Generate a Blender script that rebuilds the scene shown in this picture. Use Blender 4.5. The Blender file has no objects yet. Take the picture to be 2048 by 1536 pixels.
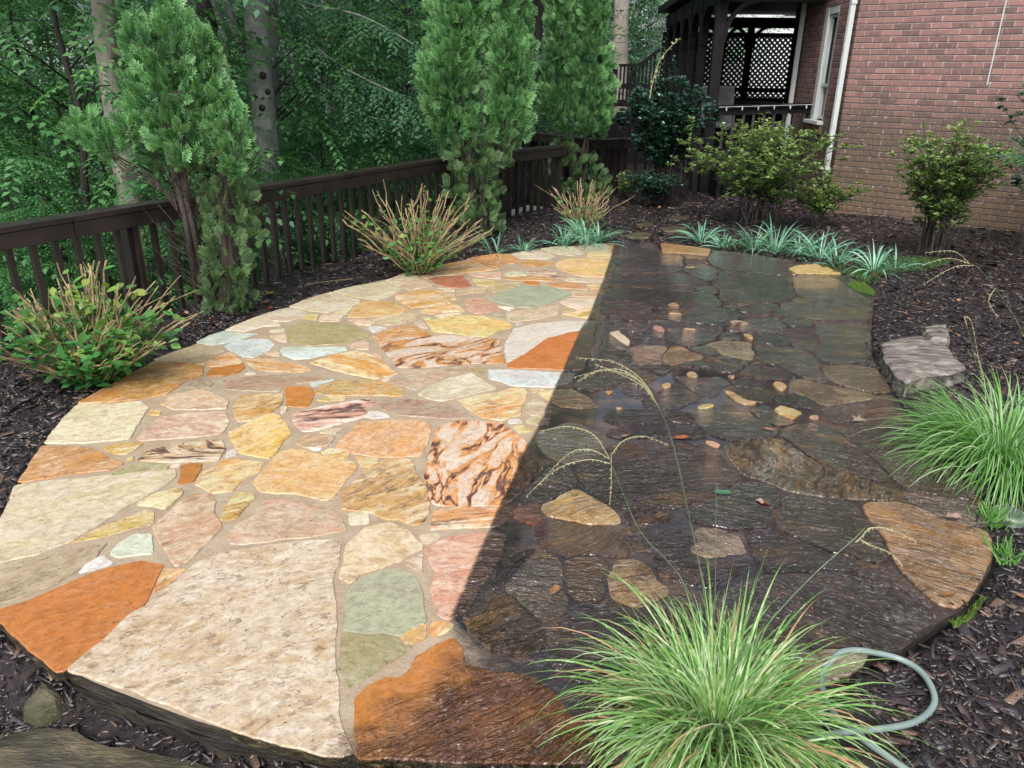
import bpy, bmesh, math, random
import numpy as np
from mathutils import Vector, Matrix, noise as mnoise
random.seed(7); RNG = np.random.default_rng(7)
sc = bpy.context.scene
COL = sc.collection
# ------------------------------------------------------------------ camera
F = 1538.; TH = math.radians(22.1); RO = math.radians(0.8); H = 1.6
cam = bpy.data.cameras.new('camera'); camo = bpy.data.objects.new('camera', cam); COL.objects.link(camo)
cam.sensor_width = 36.; cam.lens = 36. * F / 2048.; cam.clip_end = 400.; cam.clip_start = 0.05
camo.matrix_world = Matrix.Translation((0, 0, H)) @ Matrix.Rotation(math.pi / 2 - TH, 4, 'X') @ Matrix.Rotation(RO, 4, 'Z')
sc.camera = camo
# ------------------------------------------------------------------ world and sun (bright overcast)
SUN_EL = math.radians(50); SUN_AZ = math.radians(196)
w = bpy.data.worlds.new('World'); sc.world = w; w.use_nodes = True
nt = w.node_tree; bg = nt.nodes['Background']
sky = nt.nodes.new('ShaderNodeTexSky'); sky.sky_type = 'NISHITA'; sky.sun_disc = False
sky.sun_elevation = SUN_EL; sky.sun_rotation = SUN_AZ; sky.air_density = 1.0; sky.dust_density = 3.5; sky.ozone_density = 1.0
hs = nt.nodes.new('ShaderNodeHueSaturation'); hs.inputs['Saturation'].default_value = 0.55
nt.links.new(sky.outputs[0], hs.inputs['Color']); nt.links.new(hs.outputs[0], bg.inputs['Color'])
bg.inputs['Strength'].default_value = 0.15
sl = bpy.data.lights.new('sun', 'SUN'); sl.energy = 1.5; sl.angle = math.radians(22); sl.color = (1, .975, .93)
so = bpy.data.objects.new('sun', sl); COL.objects.link(so)
sd = Vector((math.sin(SUN_AZ) * math.cos(SUN_EL), math.cos(SUN_AZ) * math.cos(SUN_EL), math.sin(SUN_EL)))
so.rotation_euler = sd.to_track_quat('Z', 'Y').to_euler()
sc.view_settings.view_transform = 'Standard'; sc.view_settings.look = 'None'
sc.view_settings.exposure = 0.95; sc.view_settings.gamma = 1.0
# ------------------------------------------------------------------ picture point -> place in the world
def ray(px, py):
    x = (px - 1024) / F; y = -(py - 768) / F
    c, s = math.cos(RO), math.sin(RO)
    xr = x * c + y * s * 1; yr = -x * s + y * c
    return (xr, math.cos(TH) + yr * math.sin(TH), -math.sin(TH) + yr * math.cos(TH))
def U(px, py, z=0.):
    d = ray(px, py); t = (z - H) / d[2]; return (d[0] * t, d[1] * t)
def W(px, py, D):
    d = ray(px, py); t = D / d[1]; return Vector((d[0] * t, D, H + d[2] * t))
# ------------------------------------------------------------------ object helpers
def link(o, parent=None):
    COL.objects.link(o)
    if parent is not None: o.parent = parent
    return o
def thing(name, label, cat, loc=(0, 0, 0), rz=0, group=None):
    o = bpy.data.objects.new(name, None); o.location = loc; o.rotation_euler = (0, 0, rz); o.empty_display_size = .1
    COL.objects.link(o); o['label'] = label; o['category'] = cat
    if group: o['group'] = group
    return o
def tag(o, label=None, cat=None, group=None, kind=None):
    if label: o['label'] = label
    if cat: o['category'] = cat
    if group: o['group'] = group
    if kind: o['kind'] = kind
    return o
def mesh_obj(name, verts, faces, mat, parent=None, smooth=False, attrs=None):
    me = bpy.data.meshes.new(name)
    me.from_pydata([tuple(v) for v in verts], [], faces)
    if mat: me.materials.append(mat)
    if smooth: me.shade_smooth()
    if attrs:
        for k, v in attrs.items():
            a = me.attributes.new(k, 'FLOAT_COLOR', 'POINT'); a.data.foreach_set('color', np.asarray(v, dtype=np.float32).ravel())
    o = bpy.data.objects.new(name, me)
    return link(o, parent)
def fast_mesh(name, V, Fa, mat, parent=None, smooth=False, fv=None):
    """V (n,3) array, Fa (m,k) array of one face size, fv per-vertex float 'v'"""
    V = np.asarray(V, dtype=np.float32); Fa = np.asarray(Fa, dtype=np.int32)
    me = bpy.data.meshes.new(name)
    me.vertices.add(len(V)); me.vertices.foreach_set('co', V.ravel())
    m, k = Fa.shape
    me.loops.add(m * k); me.loops.foreach_set('vertex_index', Fa.ravel())
    me.polygons.add(m); me.polygons.foreach_set('loop_start', np.arange(0, m * k, k, dtype=np.int32))
    me.polygons.foreach_set('loop_total', np.full(m, k, dtype=np.int32))
    if smooth: me.polygons.foreach_set('use_smooth', np.ones(m, dtype=bool))
    me.materials.append(mat)
    if fv is not None:
        a = me.attributes.new('v', 'FLOAT', 'POINT'); a.data.foreach_set('value', np.asarray(fv, dtype=np.float32))
    me.update(calc_edges=True); me.validate()
    o = bpy.data.objects.new(name, me)
    return link(o, parent)
def copy_tree(o, parent=None):
    c = o.copy(); COL.objects.link(c); c.parent = parent
    for ch in list(o.children): copy_tree(ch, c)
    return c
class MB:
    def __init__(s): s.V = []; s.F = []
    def box(s, c, size, rz=0., R=None):
        c = Vector(c); h = [x / 2 for x in size]; b = len(s.V)
        M = R if R is not None else Matrix.Rotation(rz, 3, 'Z')
        for x in (-1, 1):
            for y in (-1, 1):
                for z in (-1, 1): s.V.append(c + M @ Vector((x * h[0], y * h[1], z * h[2])))
        for f in ((0, 1, 3, 2), (4, 6, 7, 5), (0, 4, 5, 1), (2, 3, 7, 6), (0, 2, 6, 4), (1, 5, 7, 3)): s.F.append([b + i for i in f])
        return s
    def bar(s, a, b, w, h, up=(0, 0, 1)):
        a = Vector(a); b = Vector(b); d = (b - a); L = d.length; d.normalize(); up = Vector(up)
        sx = d.cross(up)
        if sx.length < 1e-4: sx = d.cross(Vector((1, 0, 0)))
        sx.normalize(); uz = sx.cross(d).normalized()
        M = Matrix((sx, d, uz)).transposed()
        return s.box((a + b) / 2, (w, L, h), R=M)
    def tube(s, pts, rad, seg=8, cap=True):
        pts = [Vector(p) for p in pts]; n = len(pts); b = len(s.V); prev = None
        for i, p in enumerate(pts):
            t = (pts[min(i + 1, n - 1)] - pts[max(i - 1, 0)])
            if t.length < 1e-7: t = Vector((0, 0, 1))
            t.normalize()
            if prev is None:
                a = t.cross(Vector((0, 0, 1)));
                if a.length < .1: a = t.cross(Vector((0, 1, 0)))
            else: a = prev - t * prev.dot(t)
            a.normalize(); prev = a; c = t.cross(a)
            r = rad[i] if hasattr(rad, '__len__') else rad
            for k in range(seg):
                an = 2 * math.pi * k / seg; s.V.append(p + (a * math.cos(an) + c * math.sin(an)) * r)
        for i in range(n - 1):
            for k in range(seg):
                k2 = (k + 1) % seg
                s.F.append([b + i * seg + k, b + i * seg + k2, b + (i + 1) * seg + k2, b + (i + 1) * seg + k])
        if cap:
            s.F.append([b + k for k in range(seg)][::-1]); s.F.append([b + (n - 1) * seg + k for k in range(seg)])
        return s
    def prism(s, poly, z0, z1):
        b = len(s.V); n = len(poly)
        for z in (z0, z1):
            for p in poly: s.V.append(Vector((p[0], p[1], z)))
        s.F.append([b + n + i for i in range(n)]); s.F.append([b + i for i in range(n)][::-1])
        for i in range(n):
            j = (i + 1) % n; s.F.append([b + i, b + j, b + n + j, b + n + i])
        return s
    def build(s, name, mat, parent=None, smooth=False, bevel=0):
        o = mesh_obj(name, s.V, s.F, mat, parent, smooth)
        if bevel:
            m = o.modifiers.new('b', 'BEVEL'); m.width = bevel; m.segments = 2; m.limit_method = 'ANGLE'
        return o
def instance(tv, tf, P, X, Y, Z, S, rnd=None, tvv=None):
    """copies a template (k,3)/(f,m) to n frames. returns V,F,v"""
    tv = np.asarray(tv, float); tf = np.asarray(tf, int); n = len(P); k = len(tv)
    S = np.broadcast_to(np.asarray(S, float).reshape(-1, 1, 1) if np.ndim(S) == 1 else S, (n, 1, 1)) if np.ndim(S) < 3 else S
    V = P[:, None, :] + S * (tv[None, :, 0:1] * X[:, None, :] + tv[None, :, 1:2] * Y[:, None, :] + tv[None, :, 2:3] * Z[:, None, :])
    Fa = tf[None] + (np.arange(n) * k)[:, None, None]
    if rnd is None: rnd = RNG.random(n)
    v = np.repeat(rnd, k)
    if tvv is not None: v = v + np.tile(np.asarray(tvv), n)
    return V.reshape(-1, 3), Fa.reshape(-1, tf.shape[1]), v
def norm(a): return a / np.maximum(np.linalg.norm(a, axis=1, keepdims=True), 1e-9)
def frames(Y, N):
    """Y = leaf axis, N = approx normal"""
    Y = norm(Y); X = norm(np.cross(Y, N)); Z = np.cross(X, Y); return X, Y, Z
def pip(x, y, poly):
    x = np.asarray(x); y = np.asarray(y); ins = np.zeros(x.shape, bool); n = len(poly)
    for i in range(n):
        x1, y1 = poly[i]; x2, y2 = poly[(i + 1) % n]
        c = ((y1 > y) != (y2 > y)) & (x < (x2 - x1) * (y - y1) / ((y2 - y1) if abs(y2 - y1) > 1e-12 else 1e-12) + x1)
        ins ^= c
    return ins
def pdist(x, y, poly, closed=True):
    d = np.full(np.shape(x), 1e9); n = len(poly)
    for i in range(n if closed else n - 1):
        x1, y1 = poly[i]; x2, y2 = poly[(i + 1) % n]; dx, dy = x2 - x1, y2 - y1
        t = np.clip(((x - x1) * dx + (y - y1) * dy) / (dx * dx + dy * dy + 1e-12), 0, 1)
        d = np.minimum(d, np.hypot(x - x1 - t * dx, y - y1 - t * dy))
    return d
# ------------------------------------------------------------------ material helpers
class NT:
    def __init__(s, name):
        s.m = bpy.data.materials.new(name); s.m.use_nodes = True; s.t = s.m.node_tree
        s.p = s.t.nodes['Principled BSDF']; s.out = s.t.nodes['Material Output']
    def n(s, t, **k):
        nd = s.t.nodes.new('ShaderNode' + t)
        for a, b in k.items():
            if a.startswith('i_'):
                key = a[2:].replace('_', ' '); nd.inputs[int(key) if key.isdigit() else key].default_value = b
            else: setattr(nd, a, b)
        return nd
    def l(s, a, b): s.t.links.new(a, b)
    def val(s, x):
        return x
    def setin(s, sock, x):
        if isinstance(x, bpy.types.NodeSocket): s.l(x, sock)
        else: sock.default_value = x
    def math(s, op, a, b=0., clamp=False, c=None):
        nd = s.n('Math', operation=op, use_clamp=clamp); s.setin(nd.inputs[0], a); s.setin(nd.inputs[1], b)
        if c is not None: s.setin(nd.inputs[2], c)
        return nd.outputs[0]
    def mix(s, f, a, b, mode='MIX'):
        nd = s.n('Mix', data_type='RGBA', blend_type=mode); s.setin(nd.inputs[0], f); 
        for i, x in ((6, a), (7, b)):
            if isinstance(x, (tuple, list)) and len(x) == 3: x = (*x, 1)
            s.setin(nd.inputs[i], x)
        return nd.outputs[2]
    def mixf(s, f, a, b):
        nd = s.n('Mix', data_type='FLOAT'); s.setin(nd.inputs[0], f); s.setin(nd.inputs[2], a); s.setin(nd.inputs[3], b); return nd.outputs[0]
    def noise(s, vec, scale, detail=4, rough=.55, dist=0., out=0):
        nd = s.n('TexNoise'); nd.inputs['Scale'].default_value = scale; nd.inputs['Detail'].default_value = detail
        nd.inputs['Roughness'].default_value = rough; nd.inputs['Distortion'].default_value = dist
        if vec is not None: s.l(vec, nd.inputs['Vector'])
        return nd.outputs[out]
    def ramp(s, f, lo, hi):
        nd = s.n('MapRange', interpolation_type='SMOOTHSTEP'); s.setin(nd.inputs[0], f); nd.inputs[1].default_value = lo; nd.inputs[2].default_value = hi
        return nd.outputs[0]
    def cramp(s, f, stops):
        nd = s.n('ValToRGB'); s.setin(nd.inputs[0], f); e = nd.color_ramp.elements
        while len(e) < len(stops): e.new(.5)
        for i, (p, c) in enumerate(stops): e[i].position = p; e[i].color = (*c, 1)
        return nd.outputs[0]
    def attr(s, name, typ='GEOMETRY'):
        return s.n('Attribute', attribute_name=name, attribute_type=typ)
    def mapping(s, vec, scale=(1, 1, 1), rot=(0, 0, 0), loc=(0, 0, 0)):
        nd = s.n('Mapping'); s.l(vec, nd.inputs[0]); nd.inputs['Scale'].default_value = scale; nd.inputs['Rotation'].default_value = rot; nd.inputs['Location'].default_value = loc
        return nd.outputs[0]
    def pos(s): return s.n('NewGeometry').outputs['Position']
    def obj(s): return s.n('TexCoord').outputs['Object']
    def bump(s, h, strength=.5, dist=.01, nrm=None):
        nd = s.n('Bump'); s.setin(nd.inputs['Strength'], strength); nd.inputs['Distance'].default_value = dist; s.l(h, nd.inputs['Height'])
        if nrm is not None: s.l(nrm, nd.inputs['Normal'])
        s.l(nd.outputs[0], s.p.inputs['Normal']); return nd.outputs[0]
    def base(s, c): s.setin(s.p.inputs['Base Color'], (*c, 1) if isinstance(c, tuple) and len(c) == 3 else c)
    def rough(s, r): s.setin(s.p.inputs['Roughness'], r)
def leaf_mat(name, stops, rough=.4, trans=.25, spec=.5):
    m = NT(name); v = m.attr('v').outputs['Fac']
    c = m.cramp(v, stops)
    o = m.noise(m.pos(), 1.3, 2); c = m.mix(m.math('MULTIPLY', m.ramp(o, .35, .65), .45), c, m.mix(1., c, (.6, .65, .6), 'MULTIPLY'))
    m.base(c); m.rough(rough); m.p.inputs['Specular IOR Level'].default_value = spec
    tr = m.n('BsdfTranslucent'); m.l(m.mix(1., c, (1.1, 1.25, .7), 'MULTIPLY'), tr.inputs[0])
    mx = m.n('MixShader'); mx.inputs[0].default_value = trans; m.l(m.p.outputs[0], mx.inputs[1]); m.l(tr.outputs[0], mx.inputs[2]); m.l(mx.outputs[0], m.out.inputs[0])
    return m.m
def simple(name, c, rough=.5, c2=None, nscale=8, bump=0, stretch=(1, 1, 1), bdist=.003, metallic=0, spec=.5, local=True):
    m = NT(name); p = m.obj() if local else m.pos(); p = m.mapping(p, stretch)
    n = m.noise(p, nscale, 5)
    m.base(m.mix(m.ramp(n, .35, .68), c, c2 if c2 else tuple(x * .6 for x in c))); m.rough(rough); m.p.inputs['Metallic'].default_value = metallic
    m.p.inputs['Specular IOR Level'].default_value = spec
    if bump: m.bump(m.noise(p, nscale * 3, 5), bump, bdist)
    return m.m
# ------------------------------------------------------------------ the flagstones, outlines traced on the ground plane
T = dict(A=(800, 460, 4.741), B=(380, 560, 4.452), C=(700, 600, 4.), D=(100, 700, 4.), E=(400, 760, 4.), F=(0, 1000, 2.864), G=(600, 1000, 2.864),
         H=(0, 700, 2.194), P=(1180, 460, 3.413), Q=(1140, 700, 4.096), R=(1540, 700, 4.031), S=(1500, 900, 2.316), T=(900, 950, 2.4785), X=(0, 0, 1.))
# style: base, band, vein colours, band amount, vein amount, mottle, scale
ST = dict(
    cream=((.64, .57, .42), (.50, .41, .25), (.38, .23, .10), .7, .08, .7, 1., 'cream flagstone with faint grey streaks'),
    white=((.66, .63, .55), (.55, .48, .36), (.38, .27, .16), .6, .1, .5, 1., 'white flagstone'),
    tan=((.53, .44, .29), (.44, .30, .15), (.26, .16, .08), .8, .15, .8, 1., 'tan flagstone'),
    mud=((.42, .33, .22), (.34, .24, .14), (.18, .11, .06), .8, .1, .4, 1., 'dull grey brown flagstone'),
    pink=((.61, .505, .345), (.47, .32, .18), (.34, .15, .06), .7, .15, 1.1, 1., 'mottled pinkish beige flagstone'),
    slabp=((.53, .445, .36), (.42, .28, .18), (.20, .11, .06), .5, .05, 1.3, 1., 'huge mottled pinkish beige flagstone'),
    red=((.54, .27, .17), (.62, .44, .27), (.30, .10, .08), .7, .3, 1., 1., 'pinkish red flagstone'),
    yel=((.66, .55, .33), (.56, .32, .08), (.30, .13, .04), 1., .15, .7, 1.6, 'pale yellow banded flagstone'),
    gold=((.60, .38, .10), (.68, .54, .29), (.38, .16, .03), .8, .1, 1., 1.2, 'golden yellow flagstone'),
    orange=((.50, .22, .045), (.56, .36, .15), (.13, .07, .045), .6, .3, 1., 1., 'mottled orange flagstone'),
    otan=((.58, .33, .12), (.62, .44, .22), (.36, .14, .04), .7, .1, .9, 1., 'light orange tan flagstone'),
    rust=((.46, .17, .028), (.40, .15, .03), (.3, .1, .02), .35, 0, .2, .8, 'smooth rust orange flagstone'),
    rred=((.42, .15, .07), (.36, .11, .05), (.2, .07, .05), .5, .1, .5, 1., 'rust red flagstone'),
    olive=((.36, .31, .15), (.29, .25, .11), (.2, .16, .06), .5, 0, .5, 1.5, 'olive green flagstone'),
    slate=((.35, .35, .24), (.39, .36, .22), (.25, .25, .19), .4, .1, .3, 1., 'grey green slate flagstone'),
    blue=((.55, .60, .60), (.52, .50, .42), (.40, .36, .28), .7, .1, .7, 1., 'pale blue grey flagstone'),
    vein=((.66, .56, .43), (.56, .27, .08), (.09, .04, .035), .3, 1., .35, 1., 'cream flagstone with swirling brown and orange veins'),
    veinb=((.64, .52, .36), (.60, .31, .09), (.12, .06, .05), 1., .5, .6, 1.2, 'orange and blue white streaked flagstone'),
    stripe=((.68, .60, .48), (.50, .33, .17), (.08, .035, .035), .9, .9, .4, 1., 'white flagstone with dark purple streaks'),
    brown=((.26, .12, .035), (.16, .08, .035), (.06, .03, .02), .7, .1, .6, 1., 'wet brown flagstone'),
    purple=((.24, .16, .22), (.14, .08, .08), (.05, .035, .04), .7, .1, .6, 1., 'wet purple brown flagstone'))
SL = []   # (tile, style, angle_deg, dirt, points)
def st(t, s, a, *pts, d=1.): SL.append((t, s, a, d, pts))
st('A', 'orange', 0, (600,290),(760,252),(900,232),(1000,238),(1075,275),(1105,298),(1060,320),(960,325),(890,365),(720,325))
st('A', 'cream', 0, (1015,230),(1120,205),(1240,195),(1395,225),(1435,245),(1370,268),(1200,272),(1100,268))
st('A', 'cream', 5, (1300,170),(1450,146),(1615,140),(1635,165),(1710,205),(1600,232),(1480,222),(1380,202))
st('A', 'slate', 0, (1645,138),(1760,114),(1935,105),(1950,125),(1945,188),(1820,188),(1745,192),(1705,165))
st('A', 'rust', 60, (1965,108),(2045,102),(2010,150),(1985,200),(1968,185),(1973,140))
st('A', 'gold', 0, (1750,202),(1850,195),(1950,208),(1970,218),(1960,243),(1850,248),(1750,238))
st('A', 'gold', 5, (1455,300),(1560,262),(1700,257),(1880,265),(2010,300),(1990,370),(1960,425),(1780,428),(1650,418),(1545,383),(1445,340))
st('A', 'orange', 0, (1110,297),(1200,281),(1330,292),(1435,316),(1350,333),(1240,348),(1135,328))
st('A', 'yel', 8, (105,412),(300,358),(520,320),(640,318),(740,337),(855,375),(915,372),(800,393),(640,418),(520,442),(330,457),(230,487),(192,478))
st('X', 'pink', 5, (766,569),(800,554),(818,550.5),(837,563.5),(861,576),(838,582),(816,588),(799,582))
st('A', 'rred', 0, (245,490),(400,462),(558,452),(618,500),(645,543),(560,567),(430,562),(330,537))
st('A', 'pink', 0, (625,440),(720,415),(936,403),(926,472),(830,467),(700,453))
st('A', 'yel', 0, (660,472),(780,481),(935,500),(900,518),(800,547),(702,537),(675,510))
st('A', 'cream', 0, (960,417),(1040,397),(1130,402),(1176,430),(1090,437),(1000,442))
st('A', 'stripe', -4, (1170,397),(1300,374),(1450,384),(1555,420),(1500,452),(1350,427),(1200,421))
st('A', 'yel', 0, (945,470),(1010,448),(1200,433),(1350,448),(1475,466),(1400,478),(1200,473),(1060,478))
st('A', 'pink', 0, (1505,460),(1600,443),(1800,438),(1955,432),(1945,466),(1780,478),(1600,473))
st('A', 'rust', 0, (1140,487),(1290,487),(1290,513),(1180,518))
st('A', 'orange', 0, (1375,500),(1560,487),(1695,502),(1752,543),(1600,543),(1460,538),(1400,513))
st('A', 'yel', 0, (1745,500),(1935,478),(1925,538),(1785,543))
st('A', 'tan', 10, (825,565),(960,513),(1100,493),(1135,518),(1000,567),(862,602))
st('A', 'slate', 15, (825,663),(900,608),(1030,564),(1160,528),(1350,533),(1555,562),(1585,600),(1520,632),(1400,687),(1220,736),(1080,731),(940,697))
st('A', 'tan', 0, (505,590),(700,563),(798,563),(787,598),(640,612),(522,637))
st('A', 'cream', 0, (335,572),(488,573),(492,603),(430,603))
st('X', 'yel', 8, (786,597),(812,593),(850,584.5),(878,587.5),(902,595),(908,602),(896,610),(870,616),(819,623),(804,613),(788,606))
st('A', 'yel', 8, (165,800),(300,748),(478,719),(537,742),(585,784),(440,797),(255,822))
st('A', 'cream', 0, (312,835),(450,808),(566,801),(480,837),(352,852))
st('A', 'red', 0, (604,700),(640,673),(720,658),(800,683),(930,764),(800,792),(690,806),(632,777),(594,748))
st('A', 'white', 0, (908,732),(1074,741),(1020,772))
st('A', 'pink', 4, (990,790),(1180,748),(1486,708),(1491,745),(1476,788),(1300,837),(1100,871),(1014,862))
st('A', 'tan', 0, (1598,574),(1930,545),(1920,615),(1700,617),(1604,612))
st('A', 'cream', 3, (1485,675),(1600,638),(1905,628),(1860,700),(1680,742),(1592,718))
st('A', 'yel', 0, (1514,788),(1640,768),(1740,718),(1890,698),(1865,800),(1855,825),(1650,808))
st('A', 'tan', 0, (1524,712),(1600,728),(1636,750),(1542,767))
st('A', 'gold', 5, (235,890),(440,843),(600,828),(760,828),(860,853),(960,863),(1050,907),(1055,925),(940,952),(820,1020),(700,1026),(500,997),(302,987),(264,930))
st('A', 'mud', 0, (865,790),(958,783),(982,850),(900,847),(805,820))
st('A', 'white', 0, (1075,882),(1155,887),(1090,912))
st('A', 'yel', 0, (198,852),(268,852),(278,868),(228,877))
st('X', 'pink', 5, (739,647),(803,632.5),(822,633),(832,640),(820,647.5),(800,654),(763,658),(750,652))
st('A', 'pink', 5, (115,900),(180,884),(236,930),(246,961),(180,948))
st('X', 'orange', 8, (743,681),(784,663),(819,658),(837,663),(857,673),(841,678),(800,683),(762,687))
st('C', 'white', 25, (1232,360),(1302,233),(1450,194),(1700,160),(1965,155),(1950,200),(1860,225),(1760,238),(1640,276),(1560,298),(1500,347),(1380,437),(1290,487),(1254,500),(1228,400))
st('C', 'rust', 25, (1254,520),(1300,490),(1388,442),(1504,353),(1565,305),(1640,285),(1765,246),(1860,231),(1950,206),(1905,420),(1845,552),(1500,547),(1252,546))
st('C', 'vein', 70, (205,365),(330,334),(560,324),(640,304),(800,304),(1100,314),(1186,332),(1202,400),(1226,480),(1230,512),(1000,517),(750,542),(560,566),(374,567),(332,500),(254,420))
st('C', 'blue', 0, (1110,600),(1104,568),(1250,563),(1700,578),(1790,575),(1750,660),(1640,688),(1480,692),(1300,687),(1182,648),(1112,638))
st('C', 'tan', 12, (334,688),(402,602),(600,578),(800,548),(1004,533),(996,547),(760,637),(520,740),(420,717))
st('C', 'cream', 12, (545,778),(640,703),(800,643),(970,594),(1058,652),(1172,714),(1000,757),(850,797),(740,826),(650,812))
st('C', 'cream', 25, (245,680),(300,642),(385,608),(300,677))
st('C', 'olive', 0, (955,562),(1040,548),(1066,572),(1056,602),(998,592))
st('C', 'yel', 10, (875,815),(1000,783),(1200,744),(1310,704),(1396,708),(1420,745),(1406,800),(1376,850),(1366,921),(1220,971),(1080,956),(984,908),(924,858))
st('C', 'pink', 0, (1414,850),(1480,794),(1540,804),(1630,855),(1620,905),(1470,926),(1413,900))
st('C', 'tan', 0, (1404,965),(1480,933),(1610,935),(1590,1000),(1430,988))
st('C', 'gold', 0, (1510,742),(1640,712),(1780,708),(1900,762),(1996,840),(1850,856),(1700,846),(1594,798), d=.85)
st('C', 'yel', 0, (1434,713),(1556,713),(1470,742))
st('C', 'yel', 0, (1304,1020),(1380,998),(1476,1040),(1372,1066))
st('C', 'white', 0, (1264,970),(1350,957),(1396,979),(1290,992))
st('C', 'mud', 0, (214,850),(330,824),(500,823),(700,833),(800,853),(900,903),(990,948),(850,967),(600,957),(400,947),(262,908))
st('C', 'vein', 70, (704,1050),(780,1013),(850,988),(1030,983),(1240,988),(1308,1060),(1400,1112),(1460,1202),(1560,1310),(1500,1450),(1380,1560),(1240,1648),(1050,1656),(880,1676),(704,1656),(642,1560),(624,1440),(654,1250),(684,1130))
st('E', 'otan', 70, (1105,575),(1155,502),(1242,443),(1264,373),(1500,354),(1775,344),(1836,372),(1855,430),(1826,540),(1775,632),(1600,646),(1400,646),(1252,621),(1124,588))
st('E', 'rust', 0, (688,116),(750,100),(850,103),(902,127),(912,180),(887,238),(858,267),(704,260))
st('E', 'orange', 8, (924,145),(962,112),(1080,54),(1250,34),(1440,39),(1598,88),(1640,140),(1600,157),(1300,157),(1050,172))
st('E', 'blue', 0, (880,77),(1076,38),(900,102))
st('E', 'stripe', 12, (750,322),(1000,253),(1350,183),(1416,225),(1300,262),(1180,295),(1325,272),(1336,330),(1200,367),(1100,397),(950,447),(832,462),(794,430),(754,370))
st('E', 'yel', 0, (934,210),(1050,183),(1180,183),(1170,198),(1000,217))
st('E', 'white', 5, (1324,330),(1364,288),(1440,288),(1535,325),(1400,342))
st('E', 'yel', 45, (274,275),(333,193),(480,174),(665,168),(660,240),(560,327),(420,387),(312,397),(279,330))
st('E', 'gold', 50, (245,490),(352,433),(502,353),(560,329),(637,339),(697,402),(735,490),(687,530),(618,637),(568,686),(450,667),(332,647),(293,570),(254,520))
st('E', 'stripe', 0, (652,273),(698,268),(698,308),(662,327))
st('E', 'tan', 5, (775,560),(853,493),(980,483),(1094,493),(1048,558),(960,582),(850,587))
st('E', 'cream', 5, (966,470),(1050,433),(1154,433),(1088,477))
st('E', 'yel', 5, (986,620),(1062,593),(1150,603),(1214,640),(1188,672),(1082,657))
st('E', 'white', 5, (876,595),(960,587),(994,600),(940,610))
st('E', 'otan', 5, (460,865),(563,742),(642,643),(760,603),(850,613),(960,643),(1100,673),(1270,703),(1266,750),(1197,828),(1137,918),(1106,977),(1030,1010),(930,987),(800,956),(640,961),(503,947))
st('E', 'yel', -15, (1260,653),(1445,668),(1436,733),(1312,727))
st('E', 'veinb', 18, (1345,760),(1482,684),(1600,659),(1697,664),(1727,732),(1776,830),(1835,892),(1865,980),(1855,1090),(1797,1176),(1740,1190),(1640,1146),(1540,1151),(1400,1096),(1155,1077),(1174,990),(1174,922),(1273,852))
st('E', 'cream', 0, (1229,1110),(1370,1098),(1386,1183),(1238,1197))
st('D', 'yel', 25, (1185,1150),(1233,1062),(1372,983),(1402,948),(1560,943),(1735,958),(1697,1020),(1558,1107),(1478,1196),(1330,1211))
st('E', 'yel', 60, (186,1188),(233,1082),(322,964),(448,973),(476,1000),(398,1078),(330,1166),(250,1191))
st('E', 'tan', 5, (246,1300),(322,1223),(502,1133),(494,1102),(543,1023),(700,1009),(900,1034),(1060,1064),(1176,1160),(1210,1238),(1080,1266),(900,1306),(700,1326),(400,1376),(292,1376))
st('F', 'tan', 40, (903,210),(1050,64),(1120,24),(1218,14),(1256,62),(1237,110),(1295,210),(1198,308),(1118,397),(1040,435),(983,350),(924,270))
st('G', 'pink', 10, (265,478),(294,290),(402,184),(540,154),(638,194),(730,290),(600,366),(480,417),(382,446),(320,505))
st('E', 'cream', 0, (1795,1272),(1900,1248),(1964,1271),(1880,1331),(1802,1336))
st('G', 'tan', 0, (620,375),(728,325),(730,435),(652,397))
st('G', 'veinb', 5, (770,188),(793,73),(900,54),(1180,54),(1250,92),(1150,158),(950,167))
st('G', 'red', 20, (744,292),(882,223),(1110,184),(1200,202),(1180,330),(1060,520),(1000,640),(900,696),(852,686),(814,640),(794,520),(804,410),(764,350))
st('G', 'yel', 40, (794,718),(900,719),(926,735),(850,782),(789,801))
st('F', 'slabp', 15, (435,1046),(643,860),(783,722),(933,622),(1032,524),(1152,414),(1300,355),(1500,315),(1740,275),(1955,260),(1980,290),(1965,400),(1925,500),(1965,640),(1960,860),(1955,950),(1984,1100),(1994,1250),(2042,1400),(2078,1476),(1950,1496),(1500,1396),(1100,1256),(800,1146),(540,1076))
st('F', 'rust', 20, (4,742),(24,722),(200,655),(420,555),(600,475),(830,410),(970,430),(915,540),(876,640),(697,820),(537,968),(418,1047),(370,1056),(220,938),(100,830))
st('F', 'yel', 40, (913,588),(953,502),(983,459),(1098,454),(1027,520))
st('F', 'white', 10, (669,370),(703,323),(800,259),(886,259),(900,368),(780,381),(702,396))
st('F', 'white', 30, (480,493),(523,442),(620,384),(684,430),(560,472))
st('F', 'mud', 25, (-90,560),(0,464),(240,424),(430,374),(635,314),(558,420),(450,487),(350,556),(180,626),(0,696),(-60,712))
st('F', 'yel', 25, (435,320),(562,244),(800,144),(850,119),(900,124),(896,198),(740,237),(600,282))
st('D', 'yel', 15, (725,1320),(872,1233),(1058,1184),(1085,1230),(1007,1308),(938,1356),(862,1336))
st('H', 'cream', 15, (3,870),(42,760),(83,659),(200,639),(450,609),(778,569),(782,598),(738,637),(600,717),(480,797),(330,896),(180,956),(0,1006),(-40,1020),(-50,980))
st('H', 'orange', 30, (93,643),(143,562),(193,482),(330,479),(430,489),(480,524),(554,551),(500,577),(350,596),(200,626))
st('H', 'cream', 15, (204,468),(262,382),(347,293),(500,289),(618,274),(655,300),(606,380),(577,437),(400,461))
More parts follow.
